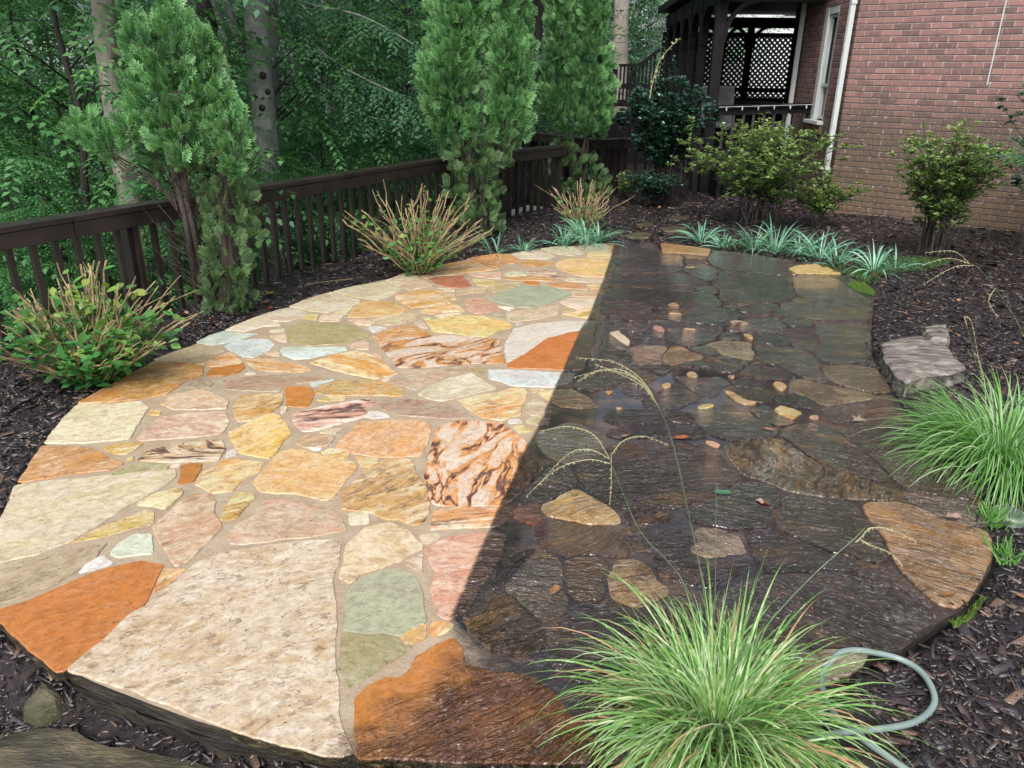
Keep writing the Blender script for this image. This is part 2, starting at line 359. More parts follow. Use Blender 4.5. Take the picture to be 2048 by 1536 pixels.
st('H', 'orange', 35, (344,288),(442,232),(562,162),(672,98),(800,98),(896,113),(886,150),(798,187),(738,237),(600,266),(480,281))
st('D', 'pink', 5, (876,510),(1000,434),(1200,394),(1300,414),(1434,480),(1416,536),(1200,551),(1000,556))
st('D', 'pink', 12, (696,800),(783,713),(882,624),(1100,584),(1397,564),(1444,650),(1377,737),(1200,766),(900,796),(752,811))
st('D', 'gold', 0, (804,600),(823,563),(896,573),(887,607))
st('D', 'stripe', 8, (720,973),(763,903),(960,854),(1150,804),(1396,794),(1415,870),(1366,957),(1150,967),(900,976))
st('D', 'yel', 15, (504,918),(445,882),(570,844),(755,834),(697,888),(620,921))
st('D', 'yel', 10, (616,970),(687,933),(687,968))
st('D', 'olive', 8, (515,1108),(523,1073),(700,1014),(860,994),(974,1003),(958,1028),(800,1057),(620,1086))
st('D', 'rust', 20, (1045,1152),(1074,1090),(1069,1003),(1130,989),(1230,984),(1216,1040),(1167,1127),(1100,1146))
st('D', 'white', 0, (1424,930),(1433,882),(1488,858),(1510,900))
st('D', 'cream', 0, (955,990),(1064,987),(1048,1008),(952,1017))
st('D', 'tan', 5, (826,158),(982,93),(1160,28),(1300,54),(1394,72),(1318,110),(1230,187),(1060,172))
st('D', 'yel', 10, (1245,188),(1273,152),(1342,113),(1430,84),(1476,112),(1535,160),(1500,178),(1380,200),(1290,205))
st('D', 'rust', 10, (1296,214),(1380,206),(1500,184),(1538,168),(1546,210),(1500,246),(1380,276),(1272,281),(1254,270),(1285,230))
st('D', 'white', 0, (1545,255),(1600,238),(1655,250),(1600,262))
st('B', 'yel', 8, (475,782),(560,764),(700,754),(830,794),(1000,813),(1074,850),(1000,876),(850,876),(700,876),(562,848))
st('B', 'blue', 12, (296,660),(402,613),(560,594),(680,594),(744,640),(697,688),(560,756),(452,747),(362,700))
st('B', 'blue', 20, (46,638),(172,573),(290,534),(500,549),(594,543),(480,587),(300,637),(190,661))
st('B', 'cream', 15, (296,522),(442,453),(600,384),(676,424),(776,443),(794,469),(640,477),(480,526))
st('B', 'cream', 12, (608,384),(752,333),(850,309),(996,333),(1034,360),(960,397),(860,427),(720,427))
st('B', 'gold', 0, (976,398),(1023,358),(1136,358),(1108,407))
st('B', 'cream', 12, (857,293),(1042,213),(1230,154),(1400,193),(1493,217),(1487,243),(1380,287),(1190,341),(1060,327))
st('B', 'cream', 12, (1248,149),(1452,93),(1700,54),(1863,111),(1777,169),(1650,216),(1480,196))
st('B', 'olive', 5, (850,520),(903,463),(1050,434),(1300,429),(1450,449),(1592,540),(1520,567),(1420,596),(1250,626),(1050,641),(922,617),(854,570))
st('B', 'pink', 0, (694,560),(838,543),(855,617),(772,602))
st('B', 'cream', 0, (695,511),(827,493),(827,518),(702,532))
st('B', 'pink', 0, (1135,418),(1153,353),(1250,349),(1354,357),(1317,416))
st('B', 'cream', 15, (1276,340),(1352,303),(1434,283),(1378,347))
st('B', 'otan', 5, (1385,378),(1423,302),(1502,234),(1700,219),(1800,234),(1932,300),(1800,337),(1600,366))
st('B', 'pink', 5, (1396,400),(1500,393),(1644,411),(1598,446),(1480,437))
st('B', 'blue', 0, (1570,470),(1640,448),(1744,466),(1620,506))
st('B', 'blue', 5, (794,700),(813,663),(960,654),(1150,654),(1378,644),(1394,670),(1200,717),(1050,756),(922,761),(842,728))
st('B', 'yel', -20, (1066,790),(1200,744),(1400,684),(1480,674),(1600,704),(1697,762),(1842,860),(1758,896),(1640,916),(1400,876),(1202,828))
st('B', 'pink', 0, (1406,620),(1530,579),(1586,602),(1586,656),(1480,657))
st('B', 'pink', 0, (1615,700),(1640,674),(1687,702),(1715,757))
st('B', 'pink', 0, (655,716),(778,694),(796,738),(740,741))
st('E', 'mud', 5, (204,140),(223,73),(400,34),(700,14),(985,33),(995,50),(760,77),(662,118),(637,146),(400,147))
st('D', 'slate', 0, (1315,311),(1398,307),(1387,328))
st('D', 'mud', 0, (1105,360),(1190,303),(1305,332),(1288,368),(1200,382))
st('G', 'slate', 10, (305,560),(343,502),(480,435),(600,415),(677,452),(735,560),(750,680),(757,722),(690,748),(620,800),(500,786),(400,792),(290,780),(302,700))
st('G', 'olive', 10, (288,784),(400,797),(500,790),(600,812),(640,856),(690,850),(560,946),(420,1045),(320,1110),(275,1020),(283,850))
st('G', 'gold', 10, (610,820),(626,802),(692,753),(758,727),(762,802),(700,838),(645,850))
st('G', 'rust', 30, (384,1498),(374,1380),(379,1250),(362,1170),(442,1084),(540,1044),(620,1054),(682,984),(703,924),(800,864),(918,806),(958,852),(980,950),(1150,995),(1350,1005),(1480,1080),(1560,1180),(1700,1300),(1800,1420),(1806,1496),(1400,1501),(900,1506), d=.8)
# the uncleaned right half
ND = len(SL)
st('P', 'orange', 0, (455,65),(560,73),(795,98),(786,143),(620,128),(464,128), d=.35)
st('P', 'purple', 0, (178,78),(445,72),(450,135),(595,152),(560,257),(350,247),(135,200))
st('P', 'brown', 0, (824,104),(1130,128),(1400,168),(1326,200),(1297,257),(1000,227),(862,217),(783,152))
st('P', 'gold', 0, (1330,215),(1392,193),(1520,181),(1620,208),(1692,240),(1560,245),(1382,247), d=.15)
st('P', 'purple', 0, (1402,263),(1690,254),(1840,292),(1760,333),(1930,402),(1924,447),(1560,437),(1384,378))
st('P', 'purple', 0, (908,234),(1297,273),(1374,380),(1298,437),(952,467),(856,332))
st('P', 'brown', 0, (1304,453),(1560,453),(1920,463),(1916,537),(1600,556),(1285,538))
st('P', 'purple', 0, (138,222),(330,263),(616,273),(752,330),(638,387),(382,367),(110,340))
st('P', 'purple', 0, (74,383),(400,393),(758,403),(864,480),(600,526),(332,467),(46,448))
st('P', 'brown', 0, (36,473),(320,493),(414,560),(250,597),(34,540))
st('P', 'purple', 0, (446,532),(740,503),(896,503),(1022,550),(878,616),(560,587))
st('P', 'purple', 0, (1064,580),(1258,563),(1294,620),(1218,647),(944,638), d=.9)
st('P', 'purple', 0, (1324,632),(1478,623),(1555,720),(1526,786),(1372,718))
st('P', 'purple', 0, (1564,573),(1916,564),(1926,700),(1934,800),(1604,856),(1545,780),(1574,700))
st('P', 'olive', 5, (796,750),(882,728),(990,728),(1068,753),(1114,800),(1050,827),(900,797), d=.62)
st('P', 'brown', -25, (1136,760),(1200,743),(1446,773),(1526,860),(1672,995),(1400,927),(1152,828))
st('P', 'purple', 0, (424,604),(856,622),(827,717),(698,757),(542,727),(386,690))
st('P', 'red', 0, (336,790),(476,773),(466,877),(354,877), d=.72)
st('P', 'yel', 0, (496,830),(600,783),(734,820),(640,867),(502,867), d=.68)
st('P', 'cream', 50, (122,692),(180,673),(266,740),(256,777),(182,737), d=.15)
for s_, a_, p_ in (('red', 0, ((922,591),(1000,578),(1095,605),(1000,617))), ('gold', 0, ((1027,672),(1088,674),(1116,708),(1060,698))), ('otan', 0, ((503,490),(560,468),(606,495),(540,498))),
                   ('otan', 0, ((493,545),(600,542),(616,554))), ('red', 0, ((414,636),(470,633),(516,674),(432,663))), ('otan', 0, ((602,646),(716,647),(700,660))),
                   ('red', 0, ((922,962),(996,957),(978,978)))):
    st('P', s_, a_, *p_, d=.34)
for s_, p_ in (('gold', ((1643,231),(1700,203),(1785,240),(1740,291))), ('gold', ((1250,291),(1340,303),(1440,373),(1554,377),(1460,411),(1340,368))), ('gold', ((1679,430),(1720,403),(1850,433),(1914,460),(1820,511),(1702,468))),
               ('gold', ((1040,440),(1102,408),(1186,408),(1178,433),(1080,452))), ('otan', ((949,161),(1000,139),(1066,193),(960,182))), ('otan', ((749,257),(818,244),(826,283),(762,282))),
               ('yel', ((369,457),(448,457),(400,481))), ('otan', ((1103,712),(1180,713),(1254,745),(1200,761))), ('red', ((1954,490),(2038,473),(2036,508))), ('yel', ((289,327),(358,327),(320,347)))):
    st('Q', s_, 0, *p_, d=.30)
st('Q', 'purple', 20, (565,468),(762,342),(858,206),(1035,350),(898,397),(740,446))
st('Q', 'purple', 0, (866,150),(948,132),(946,160),(960,188),(1075,199),(1005,134),(1100,123),(1254,220),(1226,287),(1050,336),(944,238))
st('Q', 'brown', 0, (1480,274),(1594,340),(1566,372),(1440,367),(1344,298),(1250,285),(1300,278))
st('Q', 'purple', 0, (1484,460),(1670,390),(1674,432),(1700,474),(1820,519),(1860,490),(1842,528),(1700,556),(1552,516))
st('Q', 'purple', 15, (1005,470),(1300,424),(1476,473),(1634,570),(1675,638),(1400,686),(1152,617))
st('Q', 'purple', 0, (306,470),(716,463),(774,558),(450,616),(265,558))
st('Q', 'brown', 30, (386,760),(700,684),(1050,724),(1254,802),(1434,1010),(1238,1136),(898,1226),(500,1256),(206,1146),(136,1000),(305,862))
st('C', 'slate', 0, (1536,1072),(1700,1024),(1880,1014),(1984,1112),(1954,1226),(1702,1246),(1564,1148), d=.85)
st('Q', 'purple', 15, (1046,1262),(1262,1164),(1452,1054),(1600,1034),(1735,1102),(1735,1208),(1655,1396),(1350,1396),(1154,1356))
st('X', 'stripe', 70, (1448,886),(1506,874),(1555,867),(1577,872),(1638,914),(1693,932),(1752,959),(1806,975),(1738,977),(1632,974),(1566,962),(1495,943),(1471,919), d=.75)
st('R', 'brown', -30, (116,602),(252,563),(398,553),(518,612),(618,682),(718,763),(845,832),(944,955),(700,926),(422,848),(262,750))
st('R', 'brown', 10, (646,600),(762,484),(882,424),(1098,424),(1284,560),(1332,640),(1148,717),(900,717),(704,678))
st('R', 'brown', 10, (566,380),(800,334),(1028,304),(1094,380),(1086,408),(702,466),(638,536),(484,450), d=.9)
st('R', 'olive', 10, (196,260),(262,194),(400,209),(620,254),(824,310),(698,341),(522,366),(332,326), d=.62)
st('R', 'tan', 0, (406,92),(600,79),(878,84),(994,230),(800,237),(622,217),(504,198), d=.85)
st('R', 'brown', -20, (1350,664),(1496,822),(1634,962),(1750,1095),(1500,1076),(1202,1036),(964,898),(835,764), d=.9)
st('R', 'mud', -20, (1106,1083),(1500,1114),(1794,1152),(1812,1268),(1700,1296),(1402,1236), d=.8)
st('S', 'orange', -25, (545,204),(740,204),(898,274),(1098,324),(1160,362),(1170,420),(1156,498),(1086,617),(1026,696),(961,720),(703,498),(664,400),(604,300), d=.55)
st('S', 'brown', -25, (155,183),(300,194),(478,204),(556,290),(616,370),(675,470),(600,476),(382,427),(136,333))
st('S', 'purple', -20, (44,343),(140,349),(378,438),(580,498),(470,516),(300,516),(120,536),(64,470))
st('S', 'purple', -25, (505,520),(680,494),(702,516),(932,726),(730,606))
st('S', 'purple', -10, (124,562),(440,534),(740,624),(944,742),(926,768),(758,876),(560,856),(300,856),(0,846),(-150,700),(0,604))
st('X', 'tan', 0, (1600,1345),(1650,1300),(1755,1292),(1745,1318),(1690,1345),(1640,1375), d=.5)
st('T', 'rred', 0, (305,200),(342,154),(430,149),(446,190),(437,237),(342,237), d=.75)
st('T', 'gold', 20, (495,162),(562,94),(640,64),(716,132),(776,190),(824,238),(720,236),(602,217),(504,188), d=.5)
st('T', 'purple', 30, (235,292),(330,274),(426,332),(426,400),(268,536),(130,684),(54,712),(154,450))
st('T', 'slate', 0, (306,572),(422,424),(558,404),(586,540),(556,716),(500,735), d=.9)
st('T', 'brown', 10, (455,262),(600,234),(818,254),(894,350),(800,386),(562,386),(444,332))
st('T', 'brown', 10, (606,422),(768,404),(796,470),(756,598),(614,578), d=.85)
st('T', 'otan', 10, (815,500),(853,453),(1000,444),(1056,480),(1046,560),(930,616),(834,578), d=.7)
st('T', 'olive', 20, (106,722),(290,596),(484,750),(428,826),(202,796))
st('T', 'purple', 0, (560,740),(760,640),(900,660),(1100,800),(1050,950),(800,980),(600,900))
st('T', 'purple', 15, (885,270),(1100,254),(1245,300),(1148,397),(964,357))
st('X', 'pink', 0, (1382,1070),(1440,1053),(1478,1070),(1497,1093),(1440,1103),(1392,1099), d=.7)
st('X', 'purple', 10, (1230,860),(1320,838),(1390,850),(1410,870),(1300,880),(1240,905))
st('X', 'purple', 10, (1290,1060),(1370,1045),(1375,1100),(1440,1112),(1505,1100),(1520,1120),(1440,1170),(1330,1150))
st('X', 'brown', 0, (1015,1010),(1060,1000),(1090,960),(1075,935),(1120,940),(1160,975),(1100,1000),(1070,1005),(1050,1070),(1025,1050))
st('X', 'purple', 0, (1150,820),(1260,800),(1310,815),(1270,845),(1190,850))

OUT_PX = [(-130,1150),(-60,1240),(0,1263),(60,1315),(150,1375),(200,1397),(280,1426),(400,1467),(500,1493),(680,1530),(735,1527),(900,1526),(1228,1526),(1330,1524),(1420,1500),(1500,1470),(1640,1385),(1690,1352),(1750,1322),(1765,1296),(1828,1283),
    (1912,1218),(1945,1202),(1970,1168),(2001,1116),(2007,1081),(2003,1055),(1988,1016),(1986,985),(1976,970),(1947,938),(1908,890),(1875,859),(1860,839),(1830,811),(1813,799),(1795,769),(1788,757),(1758,717),(1748,694),(1744,647),(1748,577),(1745,565),(1722,545),(1678,530),(1625,512),(1590,508),(1511,497),(1420,488),(1344,480),(1306,476),
    (1270,478),(1230,481),(1209,481),(1142,488),(1074,495),(1013,507),(990,508),(960,513),(927,521),(863,535),(821,546),(800,552),(766,565),(706,579),(656,594),(614,607),(571,627),(548,634),(515,645),(479,661),(445,679),(389,704),(345,722),(305,741),(255,773),(200,805),(157,832),(118,873),(91,914),(64,955),(41,994),(18,1046),(0,1097),(-60,1130)]
PATIO = [U(*p) for p in OUT_PX]
def roughen(poly, step=.03, amp=.004, cut=.12, seed=0.):
    n = len(poly); q = []
    for i in range(n):                                    # round the corners a little
        a = Vector(poly[i - 1]); b = Vector(poly[i]); c = Vector(poly[(i + 1) % n])
        q.append(b + (a - b) * min(cut, .009 / max((a - b).length, 1e-4))); q.append(b + (c - b) * min(cut, .009 / max((c - b).length, 1e-4)))
    out = []; n = len(q)
    for i in range(n):
        a, b = q[i], q[(i + 1) % n]; L = (b - a).length; k = max(1, int(L / step))
        nr = Vector((-(b - a).y, (b - a).x)) / max(L, 1e-6)
        for j in range(k):
            p = a + (b - a) * (j / k)
            h = mnoise.noise(Vector((p.x * 14, p.y * 14, seed))) * amp + mnoise.noise(Vector((p.x * 45, p.y * 45, seed + 3))) * amp * .6
            out.append((p.x + nr.x * h, p.y + nr.y * h))
    return out
# ------------------------------------------------------------------ stone material: colours ride on the mesh, the grime on the right half is a stain with its own edge
BND = [U(*p) for p in [(1222,476),(1216,505),(1202,551),(1192,578),(1175,629),(1158,656),(1125,740),(1110,775),(1087,835),(1060,887),(1032,957),(1012,1000),(914,1244),(935,1275),(943,1310),(938,1345),(905,1372),(850,1412),(800,1452),(735,1500),(700,1530)]]
def dirt_mask(m, pos):
    sep = m.n('SeparateXYZ'); m.l(pos, sep.inputs[0])
    fc = m.n('FloatCurve'); c = fc.mapping.curves[0]
    pts = sorted([((y - 1.) / 8., (x + 1.) / 3.) for x, y in BND])
    while len(c.points) < len(pts) + 2: c.points.new(.5, .5)
    allp = [(0., pts[0][1])] + pts + [(1., pts[-1][1] + .02)]
    for i, (a, b) in enumerate(allp): c.points[i].location = (a, b); c.points[i].handle_type = 'VECTOR'
    fc.mapping.update()
    m.l(m.math('DIVIDE', m.math('SUBTRACT', sep.outputs[1], 1.), 8.), fc.inputs['Value'])
    xb = m.math('SUBTRACT', m.math('MULTIPLY', fc.outputs[0], 3.), 1.)
    # the front stone fades into its stain, higher up the cleaned edge is crisp
    soft = m.mixf(m.ramp(sep.outputs[1], 1.75, 2.0), .10, .008)
    nz = m.math('MULTIPLY', m.math('SUBTRACT', m.noise(pos, 14, 4), .5), m.math('MULTIPLY', soft, 3.))
    nz2 = m.math('MULTIPLY', nz, m.mixf(m.ramp(sep.outputs[1], 1.75, 2.0), 1., .15))
    d = m.math('ADD', m.math('SUBTRACT', sep.outputs[0], xb), nz2)
    return m.math('DIVIDE', m.math('ADD', d, soft), m.math('MULTIPLY', soft, 2.), clamp=True)
def stone_material():
    m = NT('flagstone'); pos = m.pos()
    A = m.attr('colA').outputs['Color']; B = m.attr('colB').outputs['Color']; Cc = m.attr('colC').outputs['Color']
    s0 = m.n('SeparateColor'); m.l(m.attr('p0').outputs['Color'], s0.inputs[0]); dirt, ang, seed = s0.outputs
    s1 = m.n('SeparateColor'); m.l(m.attr('p1').outputs['Color'], s1.inputs[0]); band, vein, mott = s1.outputs
    vr = m.n('VectorRotate', rotation_type='Z_AXIS'); m.l(pos, vr.inputs['Vector']); m.l(m.math('MULTIPLY', ang, -1.), vr.inputs['Angle'])
    off = m.n('CombineXYZ'); m.l(m.math('MULTIPLY', seed, 37.), off.inputs[0]); m.l(m.math('MULTIPLY', seed, 91.), off.inputs[2])
    va = m.n('VectorMath', operation='ADD'); m.l(vr.outputs[0], va.inputs[0]); m.l(off.outputs[0], va.inputs[1]); p = va.outputs[0]
    # warp
    wn = m.n('TexNoise'); m.l(p, wn.inputs['Vector']); wn.inputs['Scale'].default_value = 3.2; wn.inputs['Detail'].default_value = 4
    ws = m.n('VectorMath', operation='SUBTRACT'); m.l(wn.outputs['Color'], ws.inputs[0]); ws.inputs[1].default_value = (.5, .5, .5)
    wm = m.n('VectorMath', operation='SCALE'); m.l(ws.outputs[0], wm.inputs[0]); wm.inputs['Scale'].default_value = .17
    wa = m.n('VectorMath', operation='ADD'); m.l(p, wa.inputs[0]); m.l(wm.outputs[0], wa.inputs[1]); q = wa.outputs[0]
    st_ = m.mapping(q, (1., 5.5, 1.)); st2 = m.mapping(q, (1.8, 16., 1.))
    bn = m.ramp(band, .5, .92); n1 = m.mixf(bn, m.noise(m.mapping(q, (1.4, 2.2, 1)), 3.4, 5, .65), m.noise(st_, 1.5, 4, .6)); n2 = m.mixf(bn, m.noise(m.mapping(q, (2, 3, 1)), 8, 5, .7), m.noise(st2, 2.2, 4, .65))
    bf = m.math('MULTIPLY', m.ramp(m.math('ADD', m.math('MULTIPLY', n1, .55), m.math('MULTIPLY', n2, .45)), .46, .56), band)
    c = m.mix(bf, A, B)
    fine = m.math('MULTIPLY', m.mixf(bn, .3, 1.), m.ramp(m.math('ABSOLUTE', m.math('SUBTRACT', m.noise(m.mapping(q, (1.3, 9, 1)), 3.4, 3), .5)), .028, .006))
    c = m.mix(m.math('MULTIPLY', m.math('MULTIPLY', fine, band), m.math('MULTIPLY', m.ramp(m.noise(p, 5, 3), .45, .6), .95)), c, Cc)
    # strong swirling veins
    vn = m.noise(m.mapping(q, (1., 3.4, 1)), 1.9, 4, .6, 0.8)
    va_ = m.math('ABSOLUTE', m.math('SUBTRACT', vn, .5))
    c = m.mix(m.math('MULTIPLY', m.ramp(va_, .085, .03), vein), c, B)
    c = m.mix(m.math('MULTIPLY', m.ramp(va_, .030, .010), m.math('MULTIPLY', vein, m.ramp(m.noise(p, 3.5, 3), .34, .48))), c, Cc)
    # patches of the third colour, white bloom, pits
    c = m.mix(m.math('MULTIPLY', m.ramp(m.noise(m.mapping(q, (1, 1.2, 1)), 5.5, 6, .72), .51, .62), m.math('MULTIPLY', mott, .5)), c, B)
    c = m.mix(m.math('MULTIPLY', m.ramp(m.noise(m.mapping(q, (1, 2.2, 1), loc=(7, 3, 1)), 15, 6, .78), .46, .68), m.math('MULTIPLY', mott, .34)), c, (.70, .67, .6))
    c = m.mix(m.math('MULTIPLY', m.ramp(m.noise(p, 60, 4, .7), .62, .68), .8), c, m.mix(1., Cc, (.45, .4, .4), 'MULTIPLY'))
    c = m.mix(m.math('MULTIPLY', m.ramp(m.noise(m.mapping(q, (1.5, 2, 1), loc=(3, 9, 0)), 11, 6, .78), .55, .61), m.math('MULTIPLY', mott, .45)), c, Cc)
    g = m.noise(m.mapping(p, (1, 1.3, 1)), 30, 6, .78)
    c = m.mix(m.math('MULTIPLY', m.ramp(g, .44, .60), .5), c, m.mix(1., c, (.55, .5, .45), 'MULTIPLY'))
    # grime
    msk = m.math('MULTIPLY', dirt_mask(m, pos), dirt)
    gn = m.noise(m.mapping(q, (1, 3.5, 1)), 2.6, 5, .65); gn2 = m.noise(p, 9, 5, .7)
    gcol = m.cramp(m.math('ADD', m.math('MULTIPLY', gn, .7), m.math('MULTIPLY', gn2, .3)), [(.36, (.005, .004, .004)), (.45, (.014, .010, .009)), (.50, (.034, .023, .029)), (.535, (.048, .029, .030)), (.57, (.085, .038, .012)), (.63, (.20, .10, .03))])
    dcol = m.mix(.5, gcol, m.mix(1., c, (.26, .19, .17), 'MULTIPLY'))
    patch = m.ramp(m.noise(p, 6.5, 4, .6), .35, .6)
    mm = m.mixf(m.ramp(msk, .6, .95), m.math('MULTIPLY', msk, m.mixf(patch, .75, 1.25)), msk)
    mm = m.math('MINIMUM', mm, 1.)
    c = m.mix(mm, c, dcol)
    sz = m.n('SeparateXYZ'); m.l(pos, sz.inputs[0]); c = m.mix(m.ramp(sz.outputs[2], .001, -.004), c, m.cramp(m.noise(m.mapping(pos, (1, 1, 3)), 30, 5, .7), [(.4, (.008, .007, .004)), (.55, (.035, .028, .015)), (.7, (.16, .12, .06))]))
    m.base(c)
    wet = m.math('MULTIPLY', mm, 1.)
    rn = m.noise(p, 5, 4)
    m.rough(m.mixf(wet, m.mixf(m.ramp(rn, .4, .65), .62, .38), m.mixf(m.ramp(rn, .35, .6), .07, .20)))
    m.p.inputs['Specular IOR Level'].default_value = .6
    m.l(m.math('MULTIPLY', wet, .85), m.p.inputs['Coat Weight']); m.p.inputs['Coat Roughness'].default_value = .025; m.p.inputs['Coat IOR'].default_value = 1.55
    # relief: fine grain on the clean half, cleft ridges holding water on the grimy half
    rd = m.mapping(q, (4.5, 24., 1)); r1 = m.noise(rd, 2.4, 4, .6); r2 = m.noise(m.mapping(p, (1, 2.5, 1)), 26, 4, .6); r3 = m.noise(q, 4.2, 4)
    hclean = m.math('ADD', m.math('ADD', m.math('MULTIPLY', r1, .12), m.math('MULTIPLY', g, .28)), m.math('MULTIPLY', m.ramp(m.noise(m.mapping(q, (1, 2, 1), loc=(2, 2, 2)), 3.6, 6, .7), .5, .53), .30))
    rs = m.noise(m.mapping(q, (7., 34., 1)), 3.1, 3, .55); ter = m.math('ADD', m.math('ADD', m.math('ADD', m.ramp(r1, .44, .47), m.ramp(r1, .53, .555)), m.math('MULTIPLY', m.math('ADD', m.ramp(rs, .45, .50), m.ramp(rs, .55, .60)), .55)), m.math('MULTIPLY', m.ramp(m.noise(m.mapping(q, (1., 4.5, 1), loc=(5, 1, 2)), 2.6, 5, .6), .5, .525), 1.6))
    rw = m.noise(m.mapping(q, (3.2, 15., 1), loc=(1, 4, 0)), 2.3, 4, .55); pm = m.ramp(m.noise(pos, 2.1, 3), .40, .56); rid = m.math('ADD', m.math('MULTIPLY', m.ramp(rw, .45, .60), m.mixf(pm, .25, 1.)), m.math('MULTIPLY', m.ramp(m.noise(m.mapping(p, (2.2, 7., 1), loc=(4, 8, 0)), 7.5, 3, .5), .5, .62), .45))
    hd = m.math('ADD', m.math('ADD', m.math('ADD', m.math('MULTIPLY', ter, .26), m.math('MULTIPLY', rid, .62)), m.math('MULTIPLY', r2, .22)), m.math('MULTIPLY', r3, .7))
    m.bump(m.mixf(wet, hclean, hd), m.mixf(wet, .30, 1.), .024)
    cb = m.n('Bump'); m.l(m.math('ADD', m.math('ADD', m.math('MULTIPLY', ter, .30), m.math('MULTIPLY', rid, .50)), m.math('MULTIPLY', m.ramp(m.noise(m.mapping(q, (1, 2.4, 1)), 20, 4, .6), .55, .68), .5)), cb.inputs['Height']); cb.inputs['Strength'].default_value = 1.; cb.inputs['Distance'].default_value = .024; m.l(cb.outputs[0], m.p.inputs['Coat Normal'])
    return m.m
MSTONE = stone_material()
def mortar_material():
    m = NT('mortar'); pos = m.pos(); n = m.noise(pos, 9, 5); c = m.mix(m.ramp(n, .35, .7), (.33, .26, .18), (.27, .205, .135))
    c = m.mix(m.math('MULTIPLY', m.ramp(m.noise(pos, 150, 3, .8), .46, .62), .45), c, (.19, .14, .09)); c = m.mix(m.math('MULTIPLY', m.ramp(m.noise(pos, 3.2, 6, .75), .5, .64), .5), c, (.24, .17, .10)); c = m.mix(m.math('MULTIPLY', m.ramp(m.noise(pos, 300, 2), .62, .68), .6), c, (.5, .43, .34))
    d = dirt_mask(m, pos); gn = m.noise(pos, 6, 5)
    gcol = m.cramp(gn, [(.35, (.008, .007, .006)), (.5, (.026, .019, .016)), (.64, (.075, .045, .024))])
    m.base(m.mix(d, c, gcol)); m.rough(m.mixf(d, .7, .10)); m.l(m.math('MULTIPLY', d, .7), m.p.inputs['Coat Weight']); m.p.inputs['Coat Roughness'].default_value = .04
    h = m.math('ADD', m.noise(pos, 60, 4), m.math('MULTIPLY', m.noise(pos, 14, 4), 2.))
    m.bump(h, m.mixf(d, .3, .9), .014); return m.m
MMORTAR = mortar_material()
def edge_material():
    m = NT('slab_edge'); pos = m.mapping(m.pos(), (1, 1, 5)); n = m.noise(pos, 7, 6, .7)
    m.base(m.cramp(n, [(.38, (.005, .0045, .003)), (.54, (.018, .014, .008)), (.7, (.09, .065, .035))])); m.rough(.5); m.bump(m.noise(pos, 14, 6, .7), .9, .02); return m.m
MEDGE = edge_material()
# ------------------------------------------------------------------ terrain
FENCE = [(-4.3, 1.75), (-.695, 8.475), (-.17, 9.15), (.64, 10.15), (1.13, 11.04), (1.6, 11.45)]
def xf(y):
    ys = [-40, -5, 1.75, 8.475, 9.15, 10.15, 11.04, 11.6, 13., 90]; xs = [-8.5, -7.9, -4.3, -.695, -.17, .64, 1.13, 1.9, 2.0, 2.2]
    return np.interp(y, ys, xs)
FA = Vector(U(0, 1263)); FB = Vector(U(700, 1530)); FD = (FB - FA).normalized(); FN = Vector((FD.y, -FD.x))
if FN.y > 0: FN = -FN
def ss(a, b, x): t = np.clip((x - a) / (b - a), 0, 1); return t * t * (3 - 2 * t)
def ground_z(x, y):
    x = np.asarray(x, float); y = np.asarray(y, float)
    z = np.full(x.shape, -.025) + .012 * np.sin(x * 3.1 + 1.3 * np.sin(y * 2.3)) + .010 * np.sin(y * 4.7 + x * 1.9)
    fr = (x - FA.x) * FN.x + (y - FA.y) * FN.y                     # in front of the near edge
    low = ss(-.02, .10, fr) * (1 - ss(.25, .9, x))
    low = np.maximum(low, ss(.0, .35, (1.15 - y)) * (1 - ss(.25, .9, x)))
    z = z - .20 * low
    d = (xf(y) - x) * .87
    z = z + .03 * ss(-.9, -.35, d) * (1 - ss(-.25, 0.05, d))        # mulch heaped up towards the fence
    z = z - np.minimum(np.maximum(d - .05, 0) * .38, 5.)
    ins = pip(x, y, PATIO); dist = pdist(x, y, PATIO)
    z = np.where(ins, np.minimum(z, z - .12 * ss(.0, .12, dist) - .02), z)
    return z
gxs = np.concatenate([-np.geomspace(6, 60, 26)[::-1], np.linspace(-5.9, 6.5, 220), np.geomspace(6.6, 60, 26)])
gys = np.concatenate([-np.geomspace(1, 20, 10)[::-1], np.linspace(-.9, 13, 240), np.geomspace(13.1, 90, 36)])
GX, GY = np.meshgrid(gxs, gys); GZ = ground_z(GX, GY)
nx, ny = len(gxs), len(gys); idx = np.arange(nx * ny).reshape(ny, nx)
def ground_material():
    m = NT('mulch_ground'); pos = m.pos(); n = m.noise(pos, 30, 6, .75); n2 = m.noise(pos, 2.5, 4)
    c = m.cramp(n, [(.35, (.006, .005, .006)), (.52, (.022, .015, .016)), (.7, (.06, .042, .038))])
    sep = m.n('SeparateXYZ'); m.l(pos, sep.inputs[0])
    g = m.cramp(m.noise(pos, 3, 6, .7), [(.35, (.012, .022, .010)), (.6, (.045, .07, .025)), (.75, (.07, .06, .035))])
    far = m.ramp(sep.outputs[2], -.35, -.7)
    m.base(m.mix(far, c, m.mix(1., g, (1.8, 1.9, 1.8), 'MULTIPLY'))); m.rough(.42); m.bump(m.noise(m.mapping(pos, (1, 1, .3)), 42, 5, .7), 1., .03); return m.m
MGROUND = ground_material()
ground = fast_mesh('ground', np.stack([GX.ravel(), GY.ravel(), GZ.ravel()], 1), np.stack([idx[:-1, :-1], idx[:-1, 1:], idx[1:, 1:], idx[1:, :-1]], -1).reshape(-1, 4), MGROUND, smooth=True)
tag(ground, 'dark mulch covered garden ground sloping away behind the fence', kind='structure')
